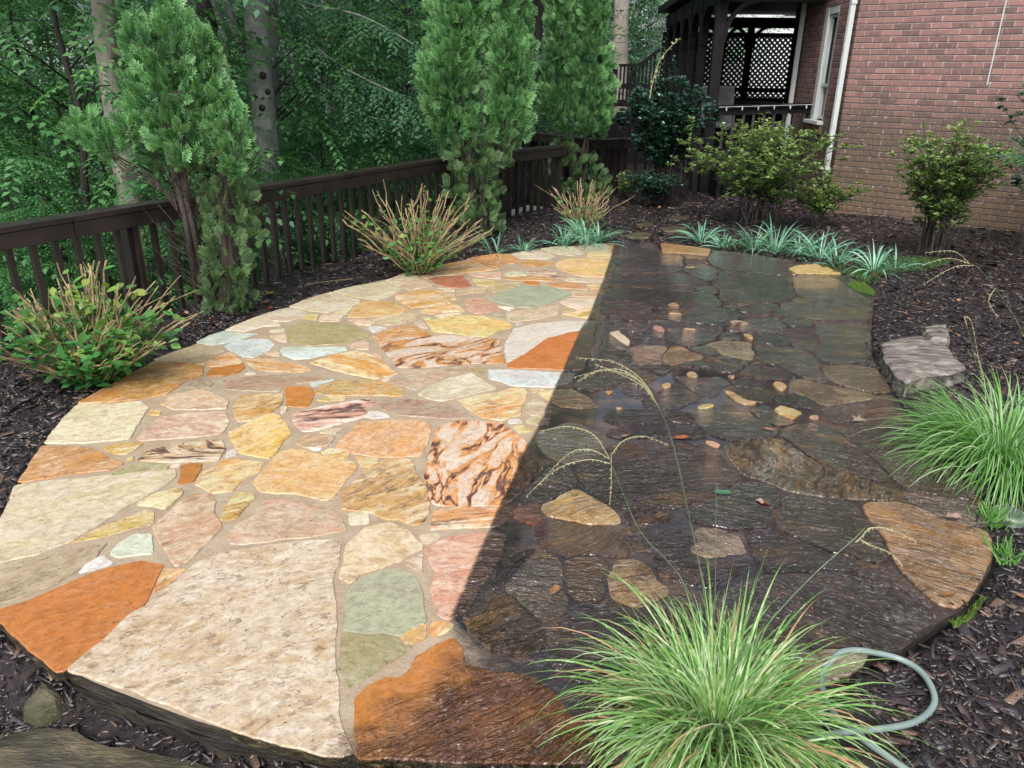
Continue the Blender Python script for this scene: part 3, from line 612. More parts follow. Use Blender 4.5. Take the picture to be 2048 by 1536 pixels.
# ------------------------------------------------------------------ patio
po = bpy.data.objects.new('patio', None); COL.objects.link(po)
slab = roughen([tuple(p) for p in PATIO], .05, .006, .2, 5.)
cx_ = sum(p[0] for p in slab) / len(slab); cy_ = sum(p[1] for p in slab) / len(slab)
def inset(poly, d):
    out = []; n = len(poly); area = sum(poly[i][0] * poly[(i + 1) % n][1] - poly[(i + 1) % n][0] * poly[i][1] for i in range(n)); sg = 1 if area > 0 else -1
    for i in range(n):
        a = Vector(poly[i - 1]); c = Vector(poly[(i + 1) % n]); t = (c - a).normalized(); nr = Vector((-t.y, t.x)) * sg
        out.append((poly[i][0] + nr.x * d, poly[i][1] + nr.y * d))
    return out
COL.objects.unlink(po); bpy.data.objects.remove(po)
mb = MB().prism(inset([tuple(p) for p in PATIO], .016), -.045, 0.)
patio = mb.build('patio', MMORTAR); patio.data.materials.append(MEDGE)
for p_ in patio.data.polygons:
    if abs(p_.normal.z) < .5: p_.material_index = 1
tag(patio, 'flagstone patio, left half cleaned and bright, right half dark and wet', kind='structure')
# rough stacked stone under the near edge
rb = MB(); ring = []
k0 = 0
lay = []
for L, (z1, ins_) in enumerate([(-.045, .016), (-.058, .035), (-.085, .03), (-.11, .05), (-.30, .06)]):
    pl = []
    for i, p in enumerate(inset(slab, ins_)):
        h = mnoise.noise(Vector((p[0] * 9, p[1] * 9, L * 3.1))) * .022
        pl.append(Vector((p[0] + h, p[1] + h * .7, z1 - .001)))
    lay.append(pl)
n_ = len(slab)
for pl in lay: rb.V += pl
for L in range(len(lay) - 1):
    for i in range(n_):
        j = (i + 1) % n_; rb.F.append([L * n_ + i, (L + 1) * n_ + i, (L + 1) * n_ + j, L * n_ + j])
eb = rb.build('patio_footing', MEDGE, patio)
stones = []; BIGLIGHT = ()
for i, (t, s, a, dirt, pts) in enumerate(SL):
    x0, y0, k = T[t]; w_ = [U(x0 + p[0] / k, y0 + p[1] / k) for p in pts]
    ar = sum(w_[j][0] * w_[(j + 1) % len(w_)][1] - w_[(j + 1) % len(w_)][0] * w_[j][1] for j in range(len(w_))) / 2
    if ar < 0: w_ = w_[::-1]
    # seen size
    ps = [(p[0] / k, p[1] / k) for p in pts]; pa = abs(sum(ps[j][0] * ps[(j + 1) % len(ps)][1] - ps[(j + 1) % len(ps)][0] * ps[j][1] for j in range(len(ps))) / 2)
    stones.append((pa, i, s, a, dirt, w_))
# grow the uncleaned stones until they nearly meet, as laid
gstep = .017; rx = np.arange(-.45, 2.75, gstep); ry = np.arange(1.3, 7.95, gstep); RX, RY = np.meshgrid(rx, ry)
inP = pip(RX, RY, PATIO) & (pdist(RX, RY, PATIO) > .012)
best = np.full(RX.shape, 9.); lab = np.full(RX.shape, -1); items = []
for q in stones:
    if .3 <= q[4] or q[1] < ND:
        if max(p[0] for p in q[5]) < -.4: continue
        items.append(q)
for q in items:
    w_ = q[5]; x0_, x1_ = min(p[0] for p in w_) - .5, max(p[0] for p in w_) + .5; y0_, y1_ = min(p[1] for p in w_) - .5, max(p[1] for p in w_) + .5
    i0, i1 = np.searchsorted(rx, [x0_, x1_]); j0, j1 = np.searchsorted(ry, [y0_, y1_])
    if i1 <= i0 or j1 <= j0: continue
    sx, sy = RX[j0:j1, i0:i1], RY[j0:j1, i0:i1]; d = pdist(sx, sy, w_); d = np.where(pip(sx, sy, w_), -.001, d)
    b_ = best[j0:j1, i0:i1]; l_ = lab[j0:j1, i0:i1]; k = d < b_; b_[k] = d[k]; l_[k] = q[1]
isd = RX > np.interp(RY, [b[1] for b in sorted(BND, key=lambda b: b[1])], [b[0] for b in sorted(BND, key=lambda b: b[1])]) + .02
nid = 1000; newst = []
for _ in range(60):
    bb = np.where(inP & isd, best, -1); j, i = np.unravel_index(np.argmax(bb), bb.shape)
    if bb[j, i] < .085: break
    x, y = RX[j, i], RY[j, i]; r = bb[j, i]; r2 = r * random.uniform(.35, .8); a_ = random.random() * 3
    w_ = [(x + math.cos(t) * r2 * random.uniform(.8, 1.2), y + math.sin(t) * r2 * random.uniform(.7, 1.)) for t in np.arange(a_, a_ + 6.28, .9)]
    q = (300., nid, random.choice(['purple', 'purple', 'brown', 'brown', 'olive']), random.uniform(-20, 20), 1., w_); newst.append(q); d = pdist(RX, RY, w_); d = np.where(pip(RX, RY, w_), -.001, d); k = d < best; best[k] = d[k]; lab[k] = nid; nid += 1
def grown(q):
    w_ = q[5]; cx = sum(p[0] for p in w_) / len(w_); cy = sum(p[1] for p in w_) / len(w_); out = []
    if not pip(np.array([cx]), np.array([cy]), w_)[0]: return w_
    for t in np.linspace(0, 2 * math.pi, 40, endpoint=False):
        dx, dy = math.cos(t), math.sin(t); r = 0.; last = .01
        while r < 1.6:
            r += .008; i = int(round((cx + dx * r - rx[0]) / gstep)); j = int(round((cy + dy * r - ry[0]) / gstep))
            if not (0 <= i < len(rx) and 0 <= j < len(ry)) or not inP[j, i] or lab[j, i] != q[1] or best[j, i] > .13: break
            last = r
        out.append((cx + dx * max(last - .003, .012), cy + dy * max(last - .003, .012)))
    # smooth out raster steps
    o2 = []
    for k in range(len(out)):
        a, b, c = out[k - 1], out[k], out[(k + 1) % len(out)]; o2.append(((a[0] + 2 * b[0] + c[0]) / 4, (a[1] + 2 * b[1] + c[1]) / 4))
    return o2
stones = [((pa, i, s_, a, dd, grown((pa, i, s_, a, dd, w_))) if (i >= ND and dd >= .5 and i < 1000 and pa > 350 and not (s_ == 'rust')) else (pa, i, s_, a, dd, w_)) for pa, i, s_, a, dd, w_ in stones] + [(pa, i, s_, a, dd, grown((pa, i, s_, a, dd, w_))) for pa, i, s_, a, dd, w_ in newst]
stones.sort(key=lambda q: -q[0])
def stone_geo(i, s, a, dirt, w_):
    w_ = list(w_); S_ = ST[s]; r = random.Random(i * 13 + 5); zt = ((.0035 + r.random() * .0035) if i < ND else (.004 + r.random() * .006)) if not (dirt <= .36 and ND <= i < 1000 and i not in BIGLIGHT) else .0104
    sml = abs(sum(w_[q][0] * w_[(q + 1) % len(w_)][1] - w_[(q + 1) % len(w_)][0] * w_[q][1] for q in range(len(w_)))) / 2 < .012
    if sml and i >= ND:
        for _ in range(2): w_ = [((a_[0] * (1 - t_) + b_[0] * t_), (a_[1] * (1 - t_) + b_[1] * t_)) for a_, b_ in zip(w_, w_[1:] + w_[:1]) for t_ in (.25, .75)]
    out = roughen(inset(w_, -.005) if i < ND else w_, .012 if sml else .015, .0045 if sml else .0065, .22, i * 1.7); inn = inset(out, .0015 if sml else .003)
    n = len(out); V = [Vector((*p, -.03)) for p in out] + [Vector((*p, zt - .004)) for p in out] + [Vector((*p, zt)) for p in inn]
    Fc = [[2 * n + q for q in range(n)]]
    for L in (0, 1):
        for q in range(n):
            j = (q + 1) % n; Fc.append([L * n + q, L * n + j, (L + 1) * n + j, (L + 1) * n + q])
    jit = lambda c, f=.12: [max(0, x * (1 + r.uniform(-f, f))) for x in c]
    b = 1 + r.uniform(-.1, .1)
    k_ = .80; cA = [x * b * k_ for x in jit(S_[0], .07)]; cB = [x * k_ for x in jit(S_[1], .15)]; cC = [x * k_ for x in jit(S_[2])]
    P0 = (dirt, math.radians(a + (r.uniform(-28, 28) if i < ND else r.uniform(-38, 38))), r.random()); P1 = (S_[3], S_[4], S_[5])
    N = len(V); at = {'colA': [(*cA, 1)] * N, 'colB': [(*cB, 1)] * N, 'colC': [(*cC, 1)] * N, 'p0': [(*P0, 1)] * N, 'p1': [(*P1, 1)] * N}
    return V, Fc, at
for pa, i, s, a, dirt, w_ in stones[:100]:
    V, Fc, at = stone_geo(i, s, a, dirt, w_)
    o = mesh_obj('flagstone', V, Fc, MSTONE, patio, attrs=at); o['label'] = ST[s][-1]
VV = []; FF = []; AT = {k: [] for k in ('colA', 'colB', 'colC', 'p0', 'p1')}
for pa, i, s, a, dirt, w_ in stones[100:]:
    V, Fc, at = stone_geo(i, s, a, dirt, w_); b = len(VV); VV += V; FF += [[q + b for q in f] for f in Fc]
    for k in AT: AT[k] += at[k]
if VV:
    o = mesh_obj('small_flagstones', VV, FF, MSTONE, patio, attrs=AT); o['kind'] = 'stuff'; o['label'] = 'small mixed flagstones filling the joints'
# ------------------------------------------------------------------ house
def brick_material():
    m = NT('brick'); o = m.obj(); sep = m.n('SeparateXYZ'); m.l(o, sep.inputs[0])
    # slight wander of the courses
    wob = m.math('MULTIPLY', m.math('SUBTRACT', m.noise(o, 5, 2), .5), .012)
    v = m.n('CombineXYZ'); m.l(sep.outputs[0], v.inputs[0]); m.l(m.math('ADD', sep.outputs[2], wob), v.inputs[1])
    def br(c1, c2, mo, ms, sm=.15):
        b = m.n('TexBrick'); m.l(v.outputs[0], b.inputs['Vector']); b.inputs['Color1'].default_value = (*c1, 1); b.inputs['Color2'].default_value = (*c2, 1); b.inputs['Mortar'].default_value = (*mo, 1)
        b.inputs['Scale'].default_value = 1; b.inputs['Mortar Size'].default_value = ms; b.inputs['Mortar Smooth'].default_value = sm; b.inputs['Bias'].default_value = 0
        b.inputs['Brick Width'].default_value = .205; b.inputs['Row Height'].default_value = .068; return b
    b = br((.25, .13, .11), (.10, .062, .054), (.30, .25, .24), .0055)
    n = m.noise(o, 9, 5); fine = m.noise(m.mapping(o, (1, 1, .25)), 42, 5, .75)
    c = m.mix(m.math('MULTIPLY', m.ramp(fine, .42, .7), .5), b.outputs['Color'], (.35, .16, .15))
    c = m.mix(m.math('MULTIPLY', m.ramp(n, .5, .75), .6), c, (.08, .04, .045))
    # algae and damp on the foot of the wall
    z = m.math('ADD', sep.outputs[2], m.math('MULTIPLY', m.math('SUBTRACT', m.noise(m.mapping(o, (.5, .5, 1)), 1.7, 4), .5), .9))
    c = m.mix(m.math('MULTIPLY', m.ramp(z, 1.75, .85), .78), c, m.mix(m.ramp(fine, .4, .6), (.050, .036, .026), (.105, .078, .048)))
    c = m.mix(m.math('MULTIPLY', m.math('MULTIPLY', m.ramp(z, .9, .3), m.ramp(n, .42, .6)), .5), c, (.15, .10, .04))
    # shadow under each course painted as a dark joint, pale smears beside it
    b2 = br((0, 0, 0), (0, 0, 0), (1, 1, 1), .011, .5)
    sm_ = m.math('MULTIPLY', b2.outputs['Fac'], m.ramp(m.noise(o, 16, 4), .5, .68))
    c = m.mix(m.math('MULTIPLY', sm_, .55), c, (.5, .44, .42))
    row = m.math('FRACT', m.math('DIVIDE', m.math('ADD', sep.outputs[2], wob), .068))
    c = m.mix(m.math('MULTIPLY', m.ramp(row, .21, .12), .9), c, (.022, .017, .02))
    m.base(c); m.rough(.62)
    h = m.math('ADD', m.math('MULTIPLY', m.math('SUBTRACT', 1., b.outputs['Fac']), 1.), m.math('ADD', m.math('MULTIPLY', fine, .3), m.math('MULTIPLY', n, .3)))
    m.bump(h, .9, .012); return m.m
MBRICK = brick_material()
def trim_material():
    m = NT('painted_trim'); o = m.obj(); sep = m.n('SeparateXYZ'); m.l(o, sep.inputs[0])
    n = m.noise(m.mapping(o, (1, 1, .3)), 14, 5, .7)
    c = m.mix(m.math('MULTIPLY', m.ramp(n, .5, .7), .5), (.44, .47, .46), (.30, .32, .30))
    gz = m.math('MULTIPLY', m.ramp(sep.outputs[2], .9, .2), m.ramp(m.noise(o, 25, 4), .35, .55))
    c = m.mix(gz, c, (.10, .10, .055)); m.base(c); m.rough(.42); return m.m
MTRIM = trim_material()
MGLASS = NT('window_glass'); MGLASS.base((.02, .03, .035)); MGLASS.rough(.06); MGLASS.p.inputs['Specular IOR Level'].default_value = .9; MGLASS = MGLASS.m
MDARKW = simple('dark_brown_stain', (.009, .008, .010), .6, (.005, .0045, .006), 6, .3, (1, 1, 1), .003, spec=.15)
MRAIL = simple('brown_deck_paint', (.030, .022, .020), .30, (.015, .012, .011), 5, .35, (1, 1, 1), .002)
MRAIL2 = simple('weathered_deck_paint', (.030, .024, .022), .5, (.014, .012, .011), 5, .35, (1, 1, 1), .002)
C0 = Vector((4.07, 10.16, 0)); WA = Vector((.766, -.643, 0)).normalized(); RA = Vector((.065, .998, 0)).normalized()
house = thing('brick_house', 'red brick house corner with algae stained lower courses', 'house', C0)
def in_frame(parent, axis):
    return math.atan2(axis.y, axis.x)
wz = in_frame(house, WA)
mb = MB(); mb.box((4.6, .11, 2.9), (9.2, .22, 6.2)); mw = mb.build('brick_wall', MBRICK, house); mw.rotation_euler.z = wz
# the return wall: built in its own frame, x along RA, outer face on +y side (towards -x of the world)
rzr = in_frame(house, RA)
def wall_t(px, py):                                       # where a sight line meets the return wall face
    d = ray(px, py); n = Vector((RA.y, -RA.x, 0)); o_ = Vector((0, 0, H)); D_ = Vector(d)
    t = (C0 - o_).dot(n) / D_.dot(n); P = o_ + D_ * t; return (P - C0).dot(RA), P.z
wt0 = wall_t(1651, 64)[0]; wt1 = wall_t(1624, 64)[0]; wzb = wall_t(1618, 224)[1]; wzt = wall_t(1634, -4)[1]
RL = wall_t(1589, 60)[0] + .08
mb = MB()
mb.box((wt0 / 2 + .012, -.11, 2.9), (wt0 - .024, .22, 6.2)); mb.box(((wt1 + RL) / 2, -.11, 2.9), (RL - wt1, .22, 6.2))
mb.box(((wt0 + wt1) / 2, -.11, (wzb - .2) / 2 - .1), (wt1 - wt0, .22, wzb + .2)); mb.box(((wt0 + wt1) / 2, -.11, (wzt + 6) / 2), (wt1 - wt0, .22, 6 - wzt))
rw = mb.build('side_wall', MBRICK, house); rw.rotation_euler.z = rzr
win = MB(); f = .05
win.box((wt0 + f / 2, -.05, (wzb + wzt) / 2), (f, .09, wzt - wzb)); win.box((wt1 - .06, -.05, (wzb + wzt) / 2), (.12, .09, wzt - wzb)); win.box(((wt0 + wt1) / 2, -.05, wzt - .05), (wt1 - wt0 - .18, .08, .1))
wf = win.build('window', MTRIM, house, bevel=.004); wf.rotation_euler.z = rzr
mid = (wzb + wzt) / 2 - .25
gl = MB().box(((wt0 + wt1) / 2, -.10, (wzb + wzt) / 2), (wt1 - wt0 - .02, .012, wzt - wzb - .02)).build('pane', MGLASS, wf)
sa = MB(); a0, a1 = wt0 + f, wt1 - .12
for zz0, zz1, yy in ((wzb + .02, mid, -.078), (mid - .03, wzt - .1, -.062)):
    sa.box((a0 + .02, yy, (zz0 + zz1) / 2), (.035, .03, zz1 - zz0)); sa.box((a1 - .02, yy, (zz0 + zz1) / 2), (.035, .03, zz1 - zz0))
    sa.box(((a0 + a1) / 2, yy, zz0 + .02), (a1 - a0 - .08, .028, .04)); sa.box(((a0 + a1) / 2, yy, zz1 - .02), (a1 - a0 - .08, .028, .04))
sa.build('sash', MTRIM, wf)
MB().box(((wt0 + wt1) / 2, .02, wzb - .02), (wt1 - wt0 + .06, .12, .045)).build('sill', MTRIM, wf, bevel=.004)
rl = MB(); nb = 9
for i in range(nb):
    xx = wt0 - .02 + (wt1 - wt0 + .04) * (i + .5) / nb; rl.box((xx, .01, wzb - .105), ((wt1 - wt0) / nb - .008, .05 + .006 * (i % 2), .115))
MSILLB = simple('sill_brick', (.16, .11, .055), .7, (.08, .06, .03), 9, .5, bdist=.006)
rl.build('brick_sill', MSILLB, wf)
cj = MB(); dj = None
for px, py in ((1981, 0), (1957, 144)):
    pass
def wall_x(px, py):
    d = Vector(ray(px, py)); n = Vector((WA.y, -WA.x, 0)); t = (C0 - Vector((0, 0, H))).dot(n) / d.dot(n); P = Vector((0, 0, H)) + d * t; return (P - C0).dot(WA), P.z
jx, jz = wall_x(1957, 144)
cjo = MB().box((jx, -.002, (jz + 6) / 2), (.012, .01, 6 - jz)).build('caulk_joint', MTRIM, house); cjo.rotation_euler.z = wz
# downspouts
def downspout(t, label, zoff=0):
    P = C0 + RA * t; o = thing('downspout', label, 'downspout', (P.x, P.y, 0), rzr, 'downspouts on the brick house')
    p = MB(); p.box((0, .06, 3.05), (.075, .055, 5.9))
    for k in (-1, 0, 1): p.box((k * .022, .0885, 3.05), (.008, .004, 5.9))
    p.build('pipe', MTRIM, o, bevel=.006)
    for z in (.5, 2.42): MB().box((0, .0585, z), (.095, .064, .035)).build('strap', MTRIM, o)
    e = MB(); e.bar((0, .06, .14), (0, .2, .03), .075, .055); e.build('elbow', MTRIM, o, bevel=.006); return o
downspout(.09, 'pale grey downspout right of the window at the brick corner')
downspout(RL - .06, 'pale grey downspout left of the window beside the dark porch')
# ------------------------------------------------------------------ porch
B_ = Vector((RA.y, -RA.x, 0)); P0 = Vector((2.8, 11.7, 0))
porch = thing('porch', 'dark brown timber porch with lattice screen behind the shrubs', 'porch', P0)
def PL(u, v, z=0.): return RA * u + B_ * v + Vector((0, 0, z))       # porch frame: u away from camera, v to the right
FZ = .45; BZ = 2.52
post_u = [0, 1.4, 2.55, 3.6, 4.7, 5.75]
for u in post_u:
    p = MB(); s_ = .15 if u == 0 else .13
    p.bar(PL(u, 0, -.05), PL(u, 0, 3.2), s_, s_, up=RA); o = p.build('post', MDARKW, porch, bevel=.008)
for u in post_u:
    b = MB(); w0 = .05
    for sgn in (-1, 1):
        if u + sgn * .5 < -.3: continue
        pts = [PL(u + sgn * (.06 + .42 * (1 - math.cos(a))), 0, 2.02 + .52 * math.sin(a)) for a in np.linspace(0, math.pi / 2, 6)]
        for a, c in zip(pts[:-1], pts[1:]): b.bar(a, c + (c - a) * .05, .06, .11, up=B_)
    b.build('brace', MDARKW, porch)
b = MB()
for a, c in zip([PL(0, 0.06 + .42 * (1 - math.cos(q)), 2.02 + .52 * math.sin(q)) for q in np.linspace(0, math.pi / 2, 7)][:-1], [PL(0, 0.06 + .42 * (1 - math.cos(q)), 2.02 + .52 * math.sin(q)) for q in np.linspace(0, math.pi / 2, 7)][1:]): b.bar(a, c + (c - a) * .05, .06, .12, up=RA)
b.build('brace', MDARKW, porch)
b = MB(); b.bar(PL(-.3, 0, BZ + .11), PL(6.3, 0, BZ + .11), .10, .22); b.bar(PL(0, .05, BZ + .105), PL(0, 3.6, BZ + .105), .10, .21); b.bar(PL(6.3, -.05, BZ + .1), PL(6.3, 3.6, BZ + .1), .10, .2)
b.build('beam', MDARKW, porch)
b = MB(); b.box(PL(3.1, 1.75, BZ + .34), (3.9, 7.2, .12), rz=math.atan2(B_.y, B_.x)); b.build('roof', MDARKW, porch)
b = MB(); b.box(PL(3.2, 1.75, FZ - .04), (3.5, 6.4, .09), rz=math.atan2(B_.y, B_.x)); b.build('deck_floor', MDARKW, porch)
# wall of the house side of the porch, dark
b = MB(); b.bar(PL(1.2, 1.76, 1.5), PL(3.3, 1.9, 1.5), .1, 3.2); b.bar(PL(3.2, 3.1, 1.5), PL(6.3, 3.1, 1.5), .1, 3.2); b.bar(PL(3.25, 1.9, 1.5), PL(3.25, 3.1, 1.5), .1, 3.2)
b.build('side_panel', MDARKW, porch)
# lattice at the far end
LU = 6.3
def lattice(v0, v1, z0, z1, u, th=.012, pitch=.078, wd=.042):
    m = MB(); Wd = v1 - v0; Hh = z1 - z0
    for sgn in (1, -1):
        k = -Hh
        while k < Wd + Hh:
            if sgn > 0: a = (k, 0.); c = (k + Hh, Hh)
            else: a = (k, Hh); c = (k + Hh, 0.)
            (x0, y0), (x1, y1) = a, c; dx, dy = x1 - x0, y1 - y0
            t0 = max(0, (0 - x0) / dx); t1 = min(1, (Wd - x0) / dx)
            if t1 - t0 > .02:
                A = PL(u + sgn * th * .55, v0 + x0 + dx * t0, z0 + y0 + dy * t0); C = PL(u + sgn * th * .55, v0 + x0 + dx * t1, z0 + y0 + dy * t1)
                m.bar(A, C, th, wd, up=(RA.cross(C - A)).normalized() * -1)
            k += pitch * 1.4142
    return m
lattice(-.1, 3.2, 1.12, 2.36, LU).build('lattice', MDARKW, porch)
b = MB()
for z in (1.1, 2.38, 1.30): b.bar(PL(LU - .04, -.1, z), PL(LU - .04, 3.2, z), .06, .09)
for v in (.55, 1.15, 1.72): b.bar(PL(LU - .09, v, .4), PL(LU - .09, v, 2.6), .13, .13, up=RA)
b.bar(PL(LU, -.1, .75), PL(LU, 3.2, .75), .05, .6)
b.build('lattice_frame', MDARKW, porch)
b = MB()
for sgn in (1, -1):
    for vv in (.55, 1.15, 1.72):
        pts = [PL(LU - .09, vv + sgn * (.06 + .26 * (1 - math.cos(a))), 2.12 + .40 * math.sin(a)) for a in np.linspace(0, math.pi / 2, 6)]
        for a, c in zip(pts[:-1], pts[1:]): b.bar(a, c + (c - a) * .05, .06, .08, up=RA)
b.build('brace', MDARKW, porch)
# left side lattice seen between the posts
b = MB()
for i in range(len(post_u) - 1):
    pass
# front railing between the post and the house
b = MB(); R0 = PL(.02, .09, 1.17); R1 = PL(-.05, 1.62, 1.24)
b.bar(R0, R1, .13, .04); b.bar(R0 - Vector((0, 0, .07)), R1 - Vector((0, 0, .07)), .04, .09); b.bar(PL(.02, .09, .56), PL(-.05, 1.62, .56), .04, .08)
b.build('railing', MDARKW, porch)
for i in range(11):
    q = (i + .7) / 11; A = R0.lerp(R1, q); MB().bar(Vector((A.x, A.y, .6)), Vector((A.x, A.y, A.z - .12)), .035, .035, up=RA).build('baluster', MRAIL2, porch)
b = MB()
for i in range(15):
    q = PL(.0, .1 + i * .115, 0); b.bar(q + Vector((0, 0, -.04)), q + Vector((0, 0, .4)), .085, .02, up=RA)
b.build('skirt', MRAIL2, porch)
# furniture under the porch
tb = thing('patio_table', 'dark round table under the porch roof', 'table', P0 + PL(2.3, 1.0, FZ))
m_ = MB().tube([(0, 0, .70), (0, 0, .73)], [.55, .56], 24); m_.build('table_top', MDARKW, tb); MB().tube([(0, 0, 0), (0, 0, .7)], [.2, .05], 10).build('pedestal', MDARKW, tb)
MGREYC = simple('grey_cushion', (.09, .10, .11), .7, (.05, .055, .06), 5, .3)
def porch_chair(loc, rz, label):
    c = thing('porch_chair', label, 'chair', loc, rz, 'chairs under the porch')
    MB().box((0, 0, .42), (.5, .5, .08)).build('seat', MGREYC, c, bevel=.02)
    MB().box((0, .25, .72), (.5, .07, .55), R=Matrix.Rotation(-.18, 3, 'X')).build('backrest', MGREYC, c, bevel=.02)
    for x in (-.24, .24):
        for y in (-.22, .22): MB().bar((x, y, 0), (x, y, .4), .04, .04).build('leg', MDARKW, c)
        MB().bar((x * 1.05, -.24, .62), (x * 1.05, .26, .62), .05, .03).build('armrest', MDARKW, c)
    return c
porch_chair(P0 + PL(1.1, .35, FZ), 2.6, 'grey cushioned chair behind the porch railing, left of the table')
porch_chair(P0 + PL(1.0, 1.45, FZ), -1.9, 'grey cushioned chair behind the porch railing, nearest the brick wall')
MBULB = simple('bulb_white', (.45, .48, .48), .3)
def string_lights(name, A, B, n, label, sag=.0):
    t = thing(name, label, 'string lights', A, 0, 'string lights on the railings'); d = B - A
    pts = [d * (i / 20) - Vector((0, 0, sag * math.sin(math.pi * i / 20))) for i in range(21)]
    MB().tube(pts, .004, 5).build('cord', MBULB, t)
    for i in range(n):
        p = d * ((i + .5) / n) - Vector((0, 0, sag * math.sin(math.pi * (i + .5) / n)))
        MB().tube([p - Vector((0, 0, .005)), p - Vector((0, 0, .02)), p - Vector((0, 0, .045)), p - Vector((0, 0, .06))], [.005, .010, .012, .004], 8).build('bulb', MBULB, t, smooth=True)
    return t
string_lights('string_lights', P0 + R0 - B_ * 0 - RA * .09, P0 + R1 - RA * .09, 7, 'string of small white lights along the porch railing')
# step in front of the porch
stp = thing('wooden_step', 'dark slatted wooden step below the porch railing', 'step', P0 + PL(-.45, .35, 0))
b = MB()
for k in range(3): b.box((0, -.16 + k * .16, .44), (.62, .145, .035))
b.build('tread', MRAIL2, stp); b = MB(); MB().box((.28, 0, .21), (.04, .46, .42)).build('side_board', MDARKW, stp); b.box((-.28, 0, .21), (.04, .46, .42)); b.build('side_board', MDARKW, stp)
# stair and landing to the left behind the holly
sl_ = thing('porch_stair', 'dark stair landing with railing left of the porch posts', 'stairs', (W(1250, 200, 15.2).x, 15.2, 0))
xl = W(1210, 200, 15.2).x - sl_.location.x; xr = W(1290, 200, 15.2).x - sl_.location.x
b = MB(); b.box(((xl + xr) / 2, .5, .42), (xr - xl, 1.0, .95)); b.build('landing', MDARKW, sl_)
def z_at(py, D, px=1250): return W(px, py, D).z
b = MB(); b.bar((xl, 0, z_at(125, 15.2)), (xl + (xr - xl) * .6, 0, z_at(123, 15.2)), .09, .05); b.bar((xl + (xr - xl) * .6, 0, z_at(123, 15.2)), (xr + .05, 0, z_at(92, 15.2)), .09, .06)
b.bar((xl, 0, z_at(166, 15.2)), (xr, 0, z_at(166, 15.2)), .05, .09); b.bar((xl, 0, z_at(200, 15.2)), (xr, 0, z_at(200, 15.2)), .05, .12); b.bar((xl - .02, 0, 0), (xl - .02, 0, z_at(120, 15.2)), .1, .1, up=(0, 1, 0)); b.build('handrail', MDARKW, sl_)
for i in range(11):
    x = xl + (xr - xl) * (i + .6) / 11; MB().bar((x, 0, z_at(205, 15.2)), (x, 0, z_at(127 if i < 7 else 127 - (i - 6) * 7, 15.2)), .03, .03, up=(0, 1, 0)).build('baluster', MDARKW, sl_)
# ------------------------------------------------------------------ fence
def fence(name, label, A, B, ztop=.75, n=None, z0=-.35, mat=MRAIL, joints=()):
    A = Vector((*A, 0)); B = Vector((*B, 0)); t = thing(name, label, 'railing', A, 0, 'brown wooden railings along the slope'); d = B - A; L = d.length; d.normalize()
    nrm = Vector((-d.y, d.x, 0))                       # away from the garden
    ts = [0.] + [j for j in joints] + [L]
    for i in range(len(ts) - 1):
        a, b = d * (ts[i] + .0015), d * (ts[i + 1] - .0015)
        k = (i % 2) * .003
        MB().bar(a + nrm * .045 + Vector((0, 0, ztop - .018)), b + nrm * .045 + Vector((0, 0, ztop - .018 + k)), .14, .036).build('cap_board', mat, t, bevel=.004)
        MB().bar(a - nrm * .0 + Vector((0, 0, ztop - .085)), b + Vector((0, 0, ztop - .085)), .038, .092).build('rail_board', mat, t, bevel=.003)
    n = n or int(L / .138)
    for i in range(n):
        q = d * ((i + .5) * L / n) + nrm * .038
        MB().bar(q + Vector((0, 0, z0)), q + Vector((0, 0, ztop - .06)), .034, .034, up=d).build('baluster', mat, t)
    for q in (.04, L / 2, L - .04):
        MB().bar(d * q + nrm * .105 + Vector((0, 0, -.9)), d * q + nrm * .105 + Vector((0, 0, ztop - .04)), .09, .09, up=d).build('post', mat, t)
    return t
fdir = Vector((FENCE[1][0] - FENCE[0][0], FENCE[1][1] - FENCE[0][1])); 
fl = fdir.length
def along(px, z=.72):
    p = Vector(U(px[0], px[1], z)); return (p - Vector(FENCE[0])).dot(fdir.normalized())
fence('wooden_railing', 'long brown wooden railing running back from the left along the slope', FENCE[0], FENCE[1], joints=(along((160, 470)), along((628, 372))), n=None)
fence('wooden_railing', 'short brown railing behind the dark topiary beside the stairwell', FENCE[1], FENCE[3], z0=-.15, mat=MRAIL2)
fence('wooden_railing', 'far brown railing on the left side of the stairwell', (-.165, 11.0), (.178, 12.475), z0=-.5, mat=MRAIL2)
fence('wooden_railing', 'brown railing across the back of the stairwell', (.178, 12.475), (1.131, 11.04), z0=-.4, mat=MRAIL2)
fence('wooden_railing', 'brown railing between the stairwell and the holly bush', (1.131, 11.04), (1.5, 11.33), z0=-.15, mat=MRAIL2)
fence('wooden_railing', 'brown picket railing behind the holly bush, joining the porch post', (1.52, 11.345), (2.72, 11.66), z0=-.05, mat=MRAIL2)
string_lights('string_lights', Vector((-.1, 10.6, .72)), Vector((.62, 10.35, .70)), 5, 'short string of white lights over the stairwell', .06)
stw = thing('garden_steps', 'grey wooden steps going down behind the railing', 'steps', (.35, 10.2, -.3))
for i in range(3):
    MB().box((-.25 - i * .22, .45 + i * .12, .12 - i * .17), (.28, .9, .045), rz=-.5).build('tread', simple('pale_tread', (.30, .28, .27), .5, (.2, .19, .19), 6), stw)
bx_ = thing('wooden_box', 'low brown board behind the cut stems by the railing', 'plank', (*U(775, 525), .0), -.9)
MB().box((0, 0, .22), (.42, .05, .035)).build('board', MRAIL, bx_); MB().box((-.15, 0, .08), (.04, .04, .25)).build('stake', MRAIL, bx_); MB().box((.15, 0, .08), (.04, .04, .25)).build('stake', MRAIL, bx_)
